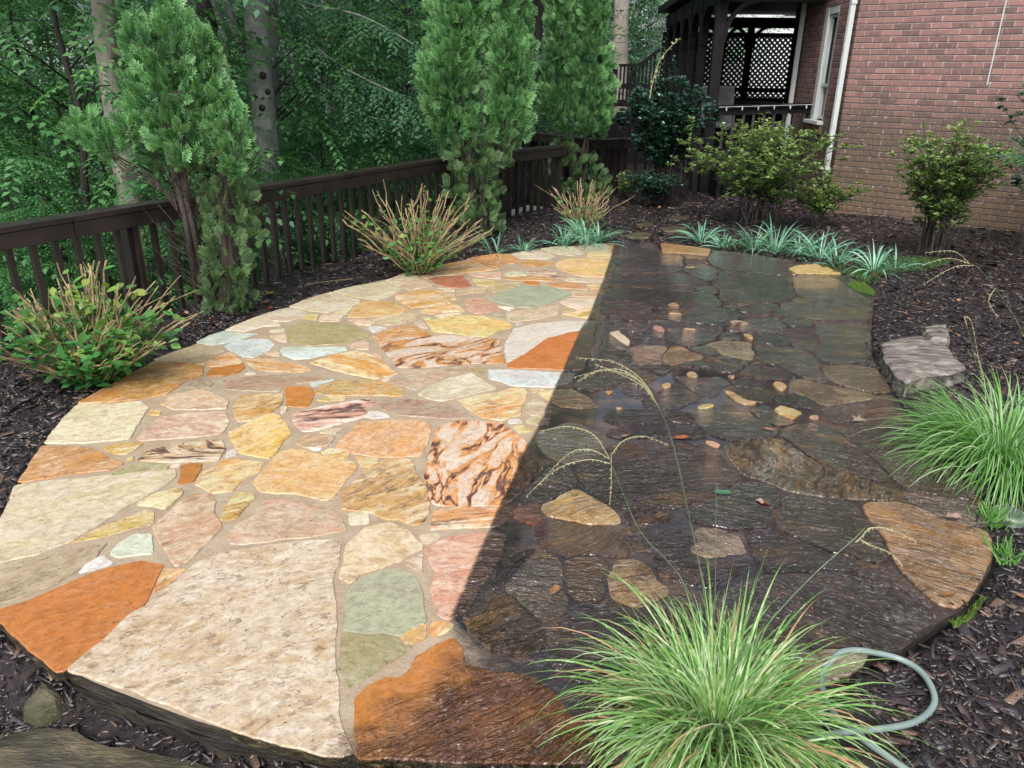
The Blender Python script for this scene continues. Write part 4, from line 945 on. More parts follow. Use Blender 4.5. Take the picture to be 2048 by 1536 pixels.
# neighbouring pale house seen through the porch and the trees
MSIDING = simple('pale_siding', (.70, .72, .72), .6, (.62, .65, .66), 3)
MROOFG = simple('grey_shingles', (.16, .17, .19), .8, (.10, .11, .12), 6, .3)
def far_house(loc, size, rz, label):
    h = thing('neighbour_house', label, 'house', loc, rz, 'pale neighbouring houses behind the trees'); w_, d_, hh = size
    MB().box((0, 0, hh / 2 - 2), (w_, d_, hh + 4)).build('wall', MSIDING, h)
    r = MB(); b = len(r.V); e = .5
    for x in (-w_ / 2 - e, w_ / 2 + e):
        r.V += [Vector((x, -d_ / 2 - e, hh - .02)), Vector((x, d_ / 2 + e, hh - .02)), Vector((x, 0, hh + d_ * .35))]
    r.F += [[0, 1, 2], [3, 5, 4], [0, 2, 5, 3], [1, 4, 5, 2], [0, 3, 4, 1]]
    r.build('roof', MROOFG, h)
    for k in range(3):
        f_ = MB().box((-w_ / 3 + k * w_ / 3, -d_ / 2 - .02, hh * .62), (1.0, .08, 1.4)).build('window', MTRIM, h)
        MB().box((-w_ / 3 + k * w_ / 3, -d_ / 2 - .065, hh * .62), (.84, .02, 1.22)).build('pane', MGLASS, f_)
    return h
far_house((9.5, 31, 0), (9, 6, 6.5), -.1, 'white neighbouring house glimpsed through the porch lattice')
far_house((-17.5, 36, -4), (10, 7, 7.2), .35, 'pale neighbouring house glimpsed between the trees at upper left')
# ------------------------------------------------------------------ foliage materials
def vc(*c): return c
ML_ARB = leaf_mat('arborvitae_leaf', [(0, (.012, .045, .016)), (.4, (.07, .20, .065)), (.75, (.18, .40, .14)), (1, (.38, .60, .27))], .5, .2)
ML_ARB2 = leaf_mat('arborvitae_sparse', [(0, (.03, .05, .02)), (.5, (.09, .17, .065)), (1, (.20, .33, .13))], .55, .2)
ML_WOOD = leaf_mat('wood_leaf', [(0, (.014, .05, .028)), (.5, (.10, .235, .135)), (.9, (.19, .38, .22)), (1, (.28, .42, .16))], .36, .48)
ML_WOODL = leaf_mat('wood_leaf_light', [(0, (.03, .10, .04)), (.5, (.10, .26, .10)), (.9, (.19, .40, .15)), (1, (.28, .46, .14))], .4, .45)
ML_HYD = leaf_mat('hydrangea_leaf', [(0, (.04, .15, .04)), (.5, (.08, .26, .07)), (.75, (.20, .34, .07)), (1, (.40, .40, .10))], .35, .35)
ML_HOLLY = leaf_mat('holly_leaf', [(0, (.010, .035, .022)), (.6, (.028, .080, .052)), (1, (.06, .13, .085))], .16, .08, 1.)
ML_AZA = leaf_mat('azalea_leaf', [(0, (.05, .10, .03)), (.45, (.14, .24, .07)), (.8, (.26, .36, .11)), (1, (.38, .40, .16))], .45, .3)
ML_LIR = leaf_mat('strap_leaf', [(0, (.08, .22, .14)), (.5, (.17, .38, .26)), (1, (.32, .54, .40))], .4, .3)
ML_GRASS = leaf_mat('grass_blade', [(0, (.08, .22, .04)), (.45, (.17, .36, .09)), (.75, (.27, .48, .20)), (.9, (.40, .50, .32)), (1, (.50, .36, .17))], .38, .35)
ML_GC = leaf_mat('ground_cover', [(0, (.03, .08, .02)), (.6, (.07, .15, .04)), (1, (.13, .22, .06))], .5, .3)
def grass_material():
    m = NT('striped_grass'); v = m.attr('v').outputs['Fac']; pos = m.pos()
    fr = m.math('FRACT', v); c = m.cramp(fr, [(0, (.08, .20, .04)), (.45, (.17, .34, .08)), (.8, (.26, .44, .15)), (.93, (.30, .44, .24)), (1, (.50, .36, .17))])
    bandn = m.ramp(m.noise(m.mapping(pos, (1, 1, 1)), 38, 2), .54, .60)
    c = m.mix(m.math('MULTIPLY', bandn, .5), c, (.55, .60, .36)); m.base(c); m.rough(.35)
    tr = m.n('BsdfTranslucent'); m.l(m.mix(1., c, (1., 1.15, .7), 'MULTIPLY'), tr.inputs[0]); mx = m.n('MixShader'); mx.inputs[0].default_value = .3
    m.l(m.p.outputs[0], mx.inputs[1]); m.l(tr.outputs[0], mx.inputs[2]); m.l(mx.outputs[0], m.out.inputs[0]); return m.m
ML_ZEB = grass_material()
def bark(name, c1, c2, scale=6, stretch=(1, 1, .25), bump=.6, spots=None):
    m = NT(name); o = m.obj(); n = m.noise(m.mapping(o, stretch), scale, 6, .65); c = m.mix(m.ramp(n, .35, .65), c1, c2)
    if spots: c = m.mix(m.math('MULTIPLY', m.ramp(m.noise(o, 11, 5, .7), .58, .68), .6), c, spots)
    m.base(c); m.rough(.75); m.bump(m.noise(m.mapping(o, stretch), scale * 4, 5, .7), bump, .02); return m.m
MB_GREY = bark('grey_bark', (.24, .25, .23), (.13, .14, .13), 7, (1, 1, .8), .35, (.34, .35, .31))
MB_TAN = bark('tan_bark', (.33, .295, .255), (.21, .185, .16), 9, (1, 1, .5), .4, (.36, .33, .29))
MB_DARK = bark('dark_bark', (.045, .038, .033), (.018, .016, .015), 9, (2.5, 2.5, .2), 1.)
MB_RED = bark('fibrous_bark', (.085, .060, .045), (.028, .021, .018), 12, (4, 4, .12), 1.)
MB_STEM = bark('cut_stem', (.34, .26, .14), (.15, .11, .055), 16, (1, 1, .3), .3)
MB_TWIG = bark('dark_twig', (.030, .024, .020), (.012, .011, .010), 20, (1, 1, .3), .3)
def rv(n): return norm(RNG.normal(size=(n, 3)))
# ------------------------------------------------------------------ arborvitae
def spray_template():
    V = []; Fc = []; vv = []
    def leaf(p, d, L, w, tip):
        d = np.array(d, float); d /= np.linalg.norm(d); s = np.array([d[1], -d[0], 0.]) * w; b = len(V); p = np.array(p, float)
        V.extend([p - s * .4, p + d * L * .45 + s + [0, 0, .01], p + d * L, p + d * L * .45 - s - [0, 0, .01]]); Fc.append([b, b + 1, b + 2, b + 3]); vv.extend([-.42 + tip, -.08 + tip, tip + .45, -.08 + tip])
    leaf((0, 0, 0), (0, 1, 0), 1.0, .028, 0.)
    for i, t in enumerate((.12, .24, .36, .48, .6, .72, .84)):
        L = .52 * (1 - t) + .14
        for s in (-1, 1):
            a = (s * .8, 1, .18 * ((i % 2) * 2 - 1)); leaf((0, t, 0), a, L, .042, .05)
            if i in (1, 3): leaf((s * .18, t + .24, .02), (s * .15, 1, .1), L * .6, .036, .2); leaf((s * .2, t + .18, .02), (s * 1.3, .7, -.1), L * .5, .036, .2)
    return np.array(V), np.array(Fc), np.array(vv)
SPT, SPF, SPV = spray_template()
def sprays_on_lobes(name, lobes, parent, mat, dens=1., size=(.07, .12), up=.75, inner=.25):
    Ps = []; Ns = []
    for (c, r, f) in lobes:
        r = np.array(r if hasattr(r, '__len__') else (r, r, r), float); ar = 4 * math.pi * (r[0] * r[2])
        n = max(20, int(ar / .0028 * dens * f)); d = rv(n); rad = 1 - inner * RNG.random(n) ** 1.5
        rad = rad * (1 + .22 * np.sin(d[:, 0] * 7 + c[0] * 9) * np.sin(d[:, 2] * 8 + c[2] * 5) + .08 * RNG.normal(size=n))
        Ps.append(np.array(c) + d * r * rad[:, None]); Ns.append(d)
    P = np.concatenate(Ps); N = np.concatenate(Ns); n = len(P)
    # drop the ones deep inside another lobe
    keep = np.ones(n, bool)
    for (c, r, f) in lobes:
        r = np.array(r if hasattr(r, '__len__') else (r, r, r), float); keep &= ~((((P - np.array(c)) / r) ** 2).sum(1) < .42)
    P, N = P[keep], N[keep]; n = len(P)
    Y = norm(N * .7 + np.array([0, 0, up]) + RNG.normal(size=(n, 3)) * .24)
    side = norm(np.cross(N, [0, 0, 1]) + RNG.normal(size=(n, 3)) * .6); X, Y, Z = frames(Y, side)
    S = RNG.uniform(size[0], size[1], n)
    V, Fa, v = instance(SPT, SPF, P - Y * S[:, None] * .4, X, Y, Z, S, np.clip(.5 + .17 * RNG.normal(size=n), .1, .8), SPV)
    return fast_mesh(name, V, Fa, mat, parent, fv=np.clip(v, 0, 1))
def px_lobes(D, L, ysq=1., f=1.):
    out = []
    for q in L:
        x, y, r = q[:3]; ry = q[3] if len(q) > 3 else r; ff = q[4] if len(q) > 4 else 1.
        P = W(x, y, D); s = D / F / .95; r *= .76; ry *= .90; out.append(((P.x, P.y + random.uniform(-.06, .06), P.z), (r * s, r * s * ysq, ry * s), ff * f))
    return out
def stem_tube(mb, pts, r0, r1, seg=6, wob=.0):
    n = len(pts); P = [Vector(p) + Vector((random.uniform(-wob, wob), random.uniform(-wob, wob), 0)) for p in pts]
    mb.tube(P, [r0 + (r1 - r0) * i / (n - 1) for i in range(n)], seg)
def smooth_pts(pts, k=4):
    pts = [Vector(p) for p in pts]; out = []
    for i in range(len(pts) - 1):
        a = pts[max(i - 1, 0)]; b = pts[i]; c = pts[i + 1]; d = pts[min(i + 2, len(pts) - 1)]
        for j in range(k):
            t = j / k; out.append(.5 * ((2 * b) + (c - a) * t + (2 * a - 5 * b + 4 * c - d) * t * t + (3 * b - a - 3 * c + d) * t ** 3))
    out.append(pts[-1]); return out
# left one, leaning, several lobes
DA = 5.25; baseA = W(430, 638, DA)
arbA = thing('arborvitae', 'bright green arborvitae leaning left at the railing, its lower stems bare and brown', 'conifer', (baseA.x, baseA.y, -.05))
def rel(lobes, o): return [((c[0] - o.location.x, c[1] - o.location.y, c[2] - o.location.z), r, f) for c, r, f in lobes]
LA = px_lobes(DA, [(316, 5, 9, 26), (320, 32, 22, 34), (335, 82, 42, 50), (262, 105, 36, 45), (330, 150, 72, 80), (392, 115, 26, 40), (300, 215, 82, 70), (398, 190, 48, 70), (345, 275, 80, 62), (440, 255, 46, 62), (452, 308, 46, 50), (375, 318, 52, 40), (248, 282, 28, 40),
                       (182, 292, 40, 42), (150, 275, 24, 30), (210, 310, 30, 28)])
LA = [(c, (r[0] * .9, r[1], r[2]), f) for c, r, f in LA]
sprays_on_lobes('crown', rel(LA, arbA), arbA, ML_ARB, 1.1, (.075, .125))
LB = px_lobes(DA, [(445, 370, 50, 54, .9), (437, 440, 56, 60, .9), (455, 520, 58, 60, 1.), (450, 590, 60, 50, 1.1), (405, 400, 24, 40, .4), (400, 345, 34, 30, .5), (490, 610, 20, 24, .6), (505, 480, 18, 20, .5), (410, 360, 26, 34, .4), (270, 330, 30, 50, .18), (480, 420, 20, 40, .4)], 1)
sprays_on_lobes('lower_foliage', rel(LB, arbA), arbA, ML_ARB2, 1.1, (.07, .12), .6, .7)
mb = MB(); o0 = arbA.location
def relp(px, py, D, o): return W(px, py, D) - Vector(o)
for k in range(7):
    j = random.uniform(-9, 9); stem_tube(mb, smooth_pts([relp(425 + j + k * 2, 640, DA + .02 * k, o0), relp(395 + j, 560, DA, o0), relp(372 + j, 470, DA - .02 * k, o0), relp(352 + j, 390, DA, o0), relp(335 + j * 2, 300, DA, o0), relp(325 + j * 2, 200, DA, o0)]), .022, .012, 7)
for k in range(6):
    j = random.uniform(-14, 14); stem_tube(mb, smooth_pts([relp(445 + j, 640, DA, o0), relp(450 + j, 540, DA, o0), relp(440 + j, 440, DA, o0), relp(430 + j, 330, DA, o0)]), .016, .008, 6)
mb.build('trunk', MB_RED, arbA, smooth=True)
mb = MB()
for k in range(70):                                     # bare dead twigs under the crown
    x = random.uniform(270, 450); y = random.uniform(330, 600); L = random.uniform(40, 110)
    xs = 372 + (y - 470) * .3; p0 = relp(xs + random.uniform(-12, 30), y + L * .5, DA, o0)
    stem_tube(mb, smooth_pts([p0, relp(xs * .5 + x * .5, y, DA + random.uniform(-.15, .1), o0), relp(x, y - L * .6, DA + random.uniform(-.25, .15), o0)], 3), .0045, .0015, 4)
for k in range(4): stem_tube(mb, smooth_pts([relp(345, 440 - k * 9, DA, o0), relp(290, 370 + k * 6, DA - .05, o0), relp(225, 335 + k * 6, DA, o0), relp(190, 300, DA, o0)]), .007, .003, 5)
mb.build('bare_twigs', MB_RED, arbA)
# middle and right topiary columns
def column_arb(label, D, base_px, lobes, low, trunk_px):
    b = W(*base_px, D); t = thing('arborvitae', label, 'conifer', (b.x, b.y, -.05)); 
    sprays_on_lobes('crown', rel(px_lobes(D, lobes), t), t, ML_ARB, .75, (.10, .16))
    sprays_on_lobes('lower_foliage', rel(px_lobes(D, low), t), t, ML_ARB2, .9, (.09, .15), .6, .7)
    mb = MB()
    for tp in trunk_px:
        for k in range(3): stem_tube(mb, smooth_pts([relp(x + random.uniform(-7, 7), y, D + .05 * k, t.location) for x, y in tp]), .03, .015, 7)
    mb.build('trunk', MB_RED, t, smooth=True); return t
colL = [(886 + (230 - y) * .05, y, 60 - abs(y - 150) * .03 * (1 if y < 150 else 1.2), 55) for y in range(-520, 240, 45)]
colR = [(1006 + (y - 230) * .02, y, 46 if y > 60 else 36, 55) for y in range(-440, 250, 42)]
column_arb('tall twin-topped arborvitae in the middle of the railing, nearer one', 8.25, (945, 472), colL + colR + [(862, 205, 34, 45), (890, 255, 45, 30), (1015, 235, 36, 34), (955, 245, 48, 28), (845, 150, 26, 40)],
           [(930, 310, 62, 40, .7), (945, 375, 52, 50, .9), (955, 440, 44, 38, 1.), (905, 385, 34, 50, .7), (975, 430, 24, 40, .8), (985, 300, 40, 30, .6)], [[(940, 470), (935, 400), (920, 320), (900, 230)], [(955, 470), (960, 390), (975, 310), (995, 240)]])
colC = [(1160 + (y > 150) * 4, y, 40 if y < 120 else 48, 50) for y in range(-420, 230, 42)]
colC2 = [(1100, y, 30 if y < 120 else 38, 44) for y in range(-330, 230, 40)]
column_arb('dense arborvitae column just left of the holly bush and stair landing', 10.6, (1140, 405), colC + colC2 + [(1130, 235, 50, 32), (1180, 230, 30, 30), (1090, 200, 34, 30)],
           [(1120, 330, 45, 38, .6), (1165, 345, 42, 38, .7), (1110, 300, 30, 30, .5), (1190, 370, 25, 24, .6), (1140, 385, 40, 24, .5)], [[(1140, 405), (1138, 340), (1130, 260)], [(1150, 405), (1155, 330), (1160, 250)]])
# ------------------------------------------------------------------ the wood behind
def twig_template(nl=11, L=1., leaf=.16, w=.075, droop=.25):
    V = []; Fc = []; vv = []
    for i in range(nl):
        t = (i + .6) / nl; s = -1 if i % 2 else 1; y = L * t; z = -droop * t * t
        d = np.array([s * .85, .55, -.28]); d /= np.linalg.norm(d); side = np.array([-d[1], d[0], 0]); side /= np.linalg.norm(side); p = np.array([0, y, z]); l = leaf * (1.05 - .3 * abs(t - .5)); b = len(V)
        V.extend([p, p + d * l * .5 + side * w * .55 + [0, 0, .012], p + d * l + [0, 0, -.02], p + d * l * .5 - side * w * .55 + [0, 0, .012]]); Fc.append([b, b + 1, b + 2, b + 3]); r = (i * .37) % 1 * .2 - .1; vv.extend([r] * 4)
    b = len(V); V.extend([[-.006, 0, 0], [.006, 0, 0], [.003, L, -droop], [-.003, L, -droop]]); Fc.append([b, b + 1, b + 2, b + 3]); vv.extend([-.6] * 4)
    return np.array(V), np.array(Fc), np.array(vv)
TWT, TWF, TWV = twig_template()
def crown_mesh(name, n, zlo, zhi, rmax, mat, parent, size=(.45, .8), seed=0, prof=None, layers=True):
    R_ = np.random.default_rng(seed); nb = n // 9; az = R_.random(nb) * 2 * math.pi; zz = zlo + (zhi - zlo) * R_.random(nb)
    t = (zz - zlo) / (zhi - zlo); rr = rmax * (np.sin(np.clip(t * .85 + .15, 0, 1) * math.pi) ** .6 if prof is None else prof(t)) * R_.uniform(.55, 1.05, nb)
    P = []; Y = []
    for i in range(nb):                                 # limbs reaching outwards, twigs set along each
        for k in range(9):
            q = .3 + .7 * (k + R_.random()) / 9; a = az[i] + R_.normal() * .18; dz = .25 * q * rr[i] - .22 * q * q * rr[i]
            P.append((math.cos(a) * rr[i] * q, math.sin(a) * rr[i] * q, zz[i] + dz + R_.normal() * .08)); b = a + R_.normal() * .8; Y.append((math.cos(b), math.sin(b), R_.normal() * .18 - .1))
    P = np.array(P); Y = np.array(Y); m = len(P); N = np.tile([0., 0., 1.], (m, 1)) + R_.normal(size=(m, 3)) * .28; X, Y, Z = frames(Y, N); flip = np.sign(Z[:, 2:3]); X = X * flip; Z = Z * flip
    S = R_.uniform(size[0], size[1], m); V, Fa, v = instance(TWT, TWF, P, X, Y, Z, S, np.clip(.45 + .2 * R_.normal(size=m) + (R_.random(m) < .04) * .4, .05, .95), TWV)
    return fast_mesh(name, V, Fa, mat, parent, fv=np.clip(v, 0, 1)), (az, zz, rr)
def make_tree(label, mat_leaf, mat_bark, n, zlo, zhi, rmax, trunk_r, seed, lean=(0, 0), group=None, size=(.45, .8), name='tree', wander=.15):
    t = thing(name, label, 'tree', (0, 0, 0), 0, group); c, (az, zz, rr) = crown_mesh('crown', n, zlo, zhi, rmax, mat_leaf, t, size, seed)
    mb = MB(); rd = random.Random(seed); pts = []
    for i in range(9):
        z = -1.5 + (zhi + 1.2) * i / 8; pts.append((lean[0] * z + rd.uniform(-wander, wander) * (i > 0) * .5, lean[1] * z + rd.uniform(-wander, wander) * .5 * (i > 0), z))
    mb.tube(smooth_pts(pts, 3), [trunk_r * (1 - .78 * i / 24) for i in range(25)], 12)
    for i in range(0, len(az), 2):
        a = az[i]; z = zz[i]; r = rr[i]; mb.tube([(lean[0] * (z - r * .3), lean[1] * (z - r * .3), z - r * .3), (math.cos(a) * r * .45, math.sin(a) * r * .45, z + .02), (math.cos(a) * r * .95, math.sin(a) * r * .95, z + .03 * r)], [trunk_r * .2, trunk_r * .12, .006], 5)
    mb.build('trunk', mat_bark, t, smooth=True); return t
GRP = 'leafy trees of the wood behind the railing'
v1 = make_tree('dense dark leafy tree in the wood beyond the railing', ML_WOOD, MB_DARK, 1300, -.6, 6.8, 2.7, .14, 11, group=GRP)
v2 = make_tree('dense dark leafy tree in the wood beyond the railing', ML_WOOD, MB_GREY, 1450, -.3, 7.2, 2.4, .16, 23, group=GRP, lean=(.01, 0))
v3 = make_tree('pale green understorey tree in the wood beyond the railing', ML_WOODL, MB_DARK, 700, -.8, 4.2, 1.9, .05, 37, group='pale green understorey trees beyond the railing', name='understorey_tree', size=(.35, .62))
rd = random.Random(5); first = {0: True, 1: True, 2: True}; protos = [v1, v2, v3]
def gz1(x, y): return float(ground_z(np.array([x]), np.array([y]))[0])
spots = []
for k in range(4000):
    y = rd.uniform(7.5, 27); x = rd.uniform(-.82 * y - 2, .26 * y)
    d = (float(xf(y)) - x)
    if d < 2.4: continue
    if 11 < y < 26 and x > 1.6: continue
    if x > .27 * y + .2: continue
    if any((x - a) ** 2 + (y - b) ** 2 < (1.9 + .02 * y) ** 2 for a, b in spots): continue
    # keep a sight line to the two big trunks and the first metres of slope
    if abs(x - (-.43 * y)) < .55 and y < 9: continue
    if y > 9.5 and (-.52 < x / y < -.43 or -.275 < x / y < -.235 or -.60 < x / y < -.57): continue
    spots.append((x, y))
    if len(spots) >= 64: break
for i, (x, y) in enumerate(spots):
    near = y < 12
    k = 2 if (near and rd.random() < .85) else rd.choice((0, 1, 0, 1, 2))
    o = protos[k]
    if not first[k]: o = copy_tree(o)
    first[k] = False
    z = gz1(x, y); o.location = (x, y, z); o.rotation_euler.z = rd.uniform(0, 6.28); s = rd.uniform(.85, 1.2); o.scale = (s, s, s * rd.uniform(.95, 1.15))
# saplings right behind the railing and beyond the far right
for i, (px, py, D, s) in enumerate([(40, 560, 6.6, .5), (130, 640, 6.4, .42), (330, 560, 7.4, .5), (560, 520, 8.6, .5), (700, 500, 9.6, .5), (780, 440, 10.5, .6), (640, 430, 10, .55), (-60, 420, 7.4, .65), (210, 430, 8.0, .6), (60, 300, 8.6, .8), (430, 560, 7.9, .38)]):
    P = W(px, py, D); o = copy_tree(v3); o.location = (P.x, P.y, P.z - .6 * s * 2); o.rotation_euler.z = rd.uniform(0, 6.28); o.scale = (s, s, s * .8)
for i, (x, y, s) in enumerate([(3.2, 23, .9), (5.5, 26.5, 1.0), (.8, 19.5, .9), (2.1, 20.5, .85), (13.5, 29, 1.2), (11, 24, 1), (16, 26, 1.2)]):
    o = copy_tree(v1 if i % 2 else v2); o.location = (x, y, -.3); o.rotation_euler.z = rd.uniform(0, 6.28); o.scale = (s, s, s)
# say where each background tree stands
def px_of(x, y, z):
    vx, vy, vz = x, y, z - H; cy = math.cos(TH); sy = math.sin(TH); dep = vy * cy - vz * sy; return 1024 + F * vx / dep, dep
for o in list(COL.objects):
    if o.parent is None and o.get('category') == 'tree' and o.get('group'):
        x, dep = px_of(o.location.x, o.location.y, max(o.location.z, -1) + 1.5)
        where = ('at the left edge' if x < 60 else 'left of the pale tan trunk' if x < 180 else 'behind the left conifer' if x < 430 else 'behind the knotted grey trunk' if x < 560 else 'left of the middle conifer' if x < 820 else 'behind the middle conifer' if x < 1040 else 'behind the right conifer' if x < 1215 else 'past the porch')
        deep = 'just over the railing' if dep < 9.5 else 'a few steps down the slope' if dep < 13.5 else 'far down the slope' if dep < 19 else 'deep in the wood'
        kind = 'pale green understorey tree' if 'pale' in o['label'] else 'dense darker leafy tree'
        o['label'] = kind + ' ' + where + ', ' + deep
# individual trunks that stand out
def trunk_thing(label, mat, pts, r0, r1, knots=(), limbs=(), crown=None, seg=18, name='tree', cat='tree'):
    P = [W(*p) for p in pts]; b = P[0]; t = thing(name, label, cat, b)
    Q = smooth_pts([p - b for p in P], 6); top = Q[-1]; Q.append(top + (Q[-1] - Q[-2]).normalized() * 5); n = len(Q); R_ = [r0 + (r1 - r0) * i / (n - 2) for i in range(n - 1)] + [r1 * .5]
    mb = MB().tube(Q, R_, seg); mb.build('trunk', mat, t, smooth=True)
    for (px, py, D, r) in knots:
        kp = W(px, py, D) - b; d = (Vector((0, 0, H)) - W(px, py, D)).normalized(); k = MB()
        k.tube([kp - d * .03, kp + d * .004, kp + d * .012, kp + d * .004, kp - d * .012], [r * 1.0, r * .85, r * .6, r * .32, r * .05], 14); k.build('knot', MB_DARK if r < .05 else MB_GREY, t, smooth=True)
    for L in limbs:
        m_ = MB(); LP = smooth_pts([W(*q) - b for q in L[0]], 4); nn = len(LP); m_.tube(LP, [L[1] + (L[2] - L[1]) * i / (nn - 1) for i in range(nn)], 7); m_.build('limb', mat, t, smooth=True)
    if crown:
        c, _ = crown_mesh('crown', crown[0], crown[1], crown[2], crown[3], ML_WOOD, t, (.45, .8), crown[4]); c.location = (Q[-1] - Vector((0, 0, crown[2]))) * 1.0
    return t
trunk_thing('slender pale tan tree trunk leaning left behind the railing at left', MB_TAN, [(300, 900, 7.2), (262, 500, 7.4), (232, 330, 7.4), (200, 150, 7.4), (178, -20, 7.4)], .112, .092, limbs=[([(205, 130, 7.4), (185, 90, 7.3), (120, 120, 7.2)], .015, .005)], crown=(500, 0, 5, 2.2, 71))
trunk_thing('thick pale grey tree trunk with round knots between the left conifer and the middle one', MB_GREY, [(590, 800, 8.9), (532, 400, 9.1), (515, 250, 9.1), (497, 100, 9.1), (488, -20, 9.1)], .14, .125,
            knots=[(492, 40, 8.975, .022), (508, 165, 8.97, .042), (519, 197, 8.98, .032), (497, 207, 8.98, .036), (509, 230, 8.965, .04), (490, 80, 8.98, .02)], crown=(500, 0, 5, 2.6, 72),
            limbs=[([(470, 120, 9.2), (445, 60, 9.2), (425, -10, 9.2)], .055, .045)])
trunk_thing('second grey trunk close behind the knotted trunk', MB_GREY, [(540, 800, 9.8), (520, 150, 9.8), (514, -20, 9.8)], .13, .11)
trunk_thing('dark rough-barked double trunk above the left conifer', MB_DARK, [(360, 700, 11.), (372, 150, 11), (378, -20, 11)], .28, .24, limbs=[([(330, 300, 11), (300, 120, 11), (290, -30, 11)], .12, .09)])
trunk_thing('thin dark trunk between the middle and right conifers', MB_DARK, [(1046, 400, 14), (1052, 160, 14), (1058, -20, 14)], .10, .08)
trunk_thing('brown trunk in the wood left of the porch posts', MB_TAN, [(1226, 300, 18), (1222, 100, 18), (1222, -30, 18)], .19, .15)
trunk_thing('thin bare grey trunk leaning right behind the left railing', MB_GREY, [(415, 700, 10.), (440, 150, 10), (330, -120, 10)], .06, .04)
def lone_branch(label, pts, nleaf, seed):
    P = [W(*p) for p in pts]; b = P[0]; t = thing('tree_branch', label, 'branch', b, group='long leafy branches hanging into view'); Q = smooth_pts([p - b for p in P], 8); n = len(Q); MB().tube(Q, [.016 * (1 - .8 * i / n) for i in range(n)], 6).build('limb', MB_GREY, t, smooth=True)
    R_ = np.random.default_rng(seed); ii = R_.integers(2, n, nleaf); C_ = np.array([[*Q[i]] for i in ii]); dirs = np.array([[*(Q[min(i + 1, n - 1)] - Q[i - 1])] for i in ii]); dirs = norm(dirs)
    Y = norm(dirs * .6 + R_.normal(size=(nleaf, 3)) * [.7, .7, .15] - [0, 0, .1]); N = np.tile([0., 0, 1], (nleaf, 1)) + R_.normal(size=(nleaf, 3)) * .2; X, Y, Z = frames(Y, N)
    V, Fa, v = instance(TWT, TWF, C_ + R_.normal(size=(nleaf, 3)) * .03, X, Y, Z, R_.uniform(.25, .5, nleaf), np.clip(.6 + .15 * R_.normal(size=nleaf), 0, .95), TWV); fast_mesh('foliage', V, Fa, ML_WOOD, t, fv=np.clip(v, 0, 1)); return t
lone_branch('long leafy branch arching right, uppermost of those left of the middle conifer', [(520, -10, 9.6), (600, 20, 9.2), (700, 40, 9.), (800, 90, 8.8), (850, 130, 8.7)], 90, 1)
lone_branch('long leafy branch sloping down to the middle conifer', [(540, 20, 9.6), (620, 110, 9.2), (700, 160, 9.), (790, 200, 8.8), (830, 230, 8.7)], 100, 2)
lone_branch('leafy branch drooping low left of the middle conifer', [(560, 130, 9.6), (640, 190, 9.2), (720, 240, 9.), (800, 250, 8.9)], 80, 3)
# far wood as one mass
R_ = np.random.default_rng(99); n = 15000; D_ = R_.uniform(25, 44, n); az = R_.uniform(-.95, .95, n); P = np.stack([np.tan(az) * D_ , D_, R_.uniform(-6, 11, n)], 1)
keep = ~((P[:, 0] > 1.5) & (P[:, 0] < 17) & (P[:, 1] < 36)) & (P[:, 0] < 26)
keep &= ~((P[:, 0] < -.42 * P[:, 1]) & (P[:, 0] > -.60 * P[:, 1]) & (P[:, 2] > -1) & (P[:, 2] < 6) & (R_.random(n) < .5))
q_ = P[:, 0] / P[:, 1]; keep &= ~(((q_ > -.52) & (q_ < -.45) | (q_ > -.285) & (q_ < -.23)) & (P[:, 2] > 1.))
P = P[keep]; n = len(P); Y = norm(R_.normal(size=(n, 3)) * [1, 1, .4] - [0, 0, .2]); N = np.tile([0., 0, 1], (n, 1)) + R_.normal(size=(n, 3)) * .5; X, Y, Z = frames(Y, N)
V, Fa, v = instance(TWT, TWF, P, X, Y, Z, R_.uniform(1.2, 2.2, n), np.clip(.4 + .2 * R_.normal(size=n), 0, .9), TWV)
tag(fast_mesh('far_wood', V, Fa, ML_WOOD, fv=np.clip(v, 0, 1)), 'mass of distant green woodland filling the background', 'woodland', kind='stuff')
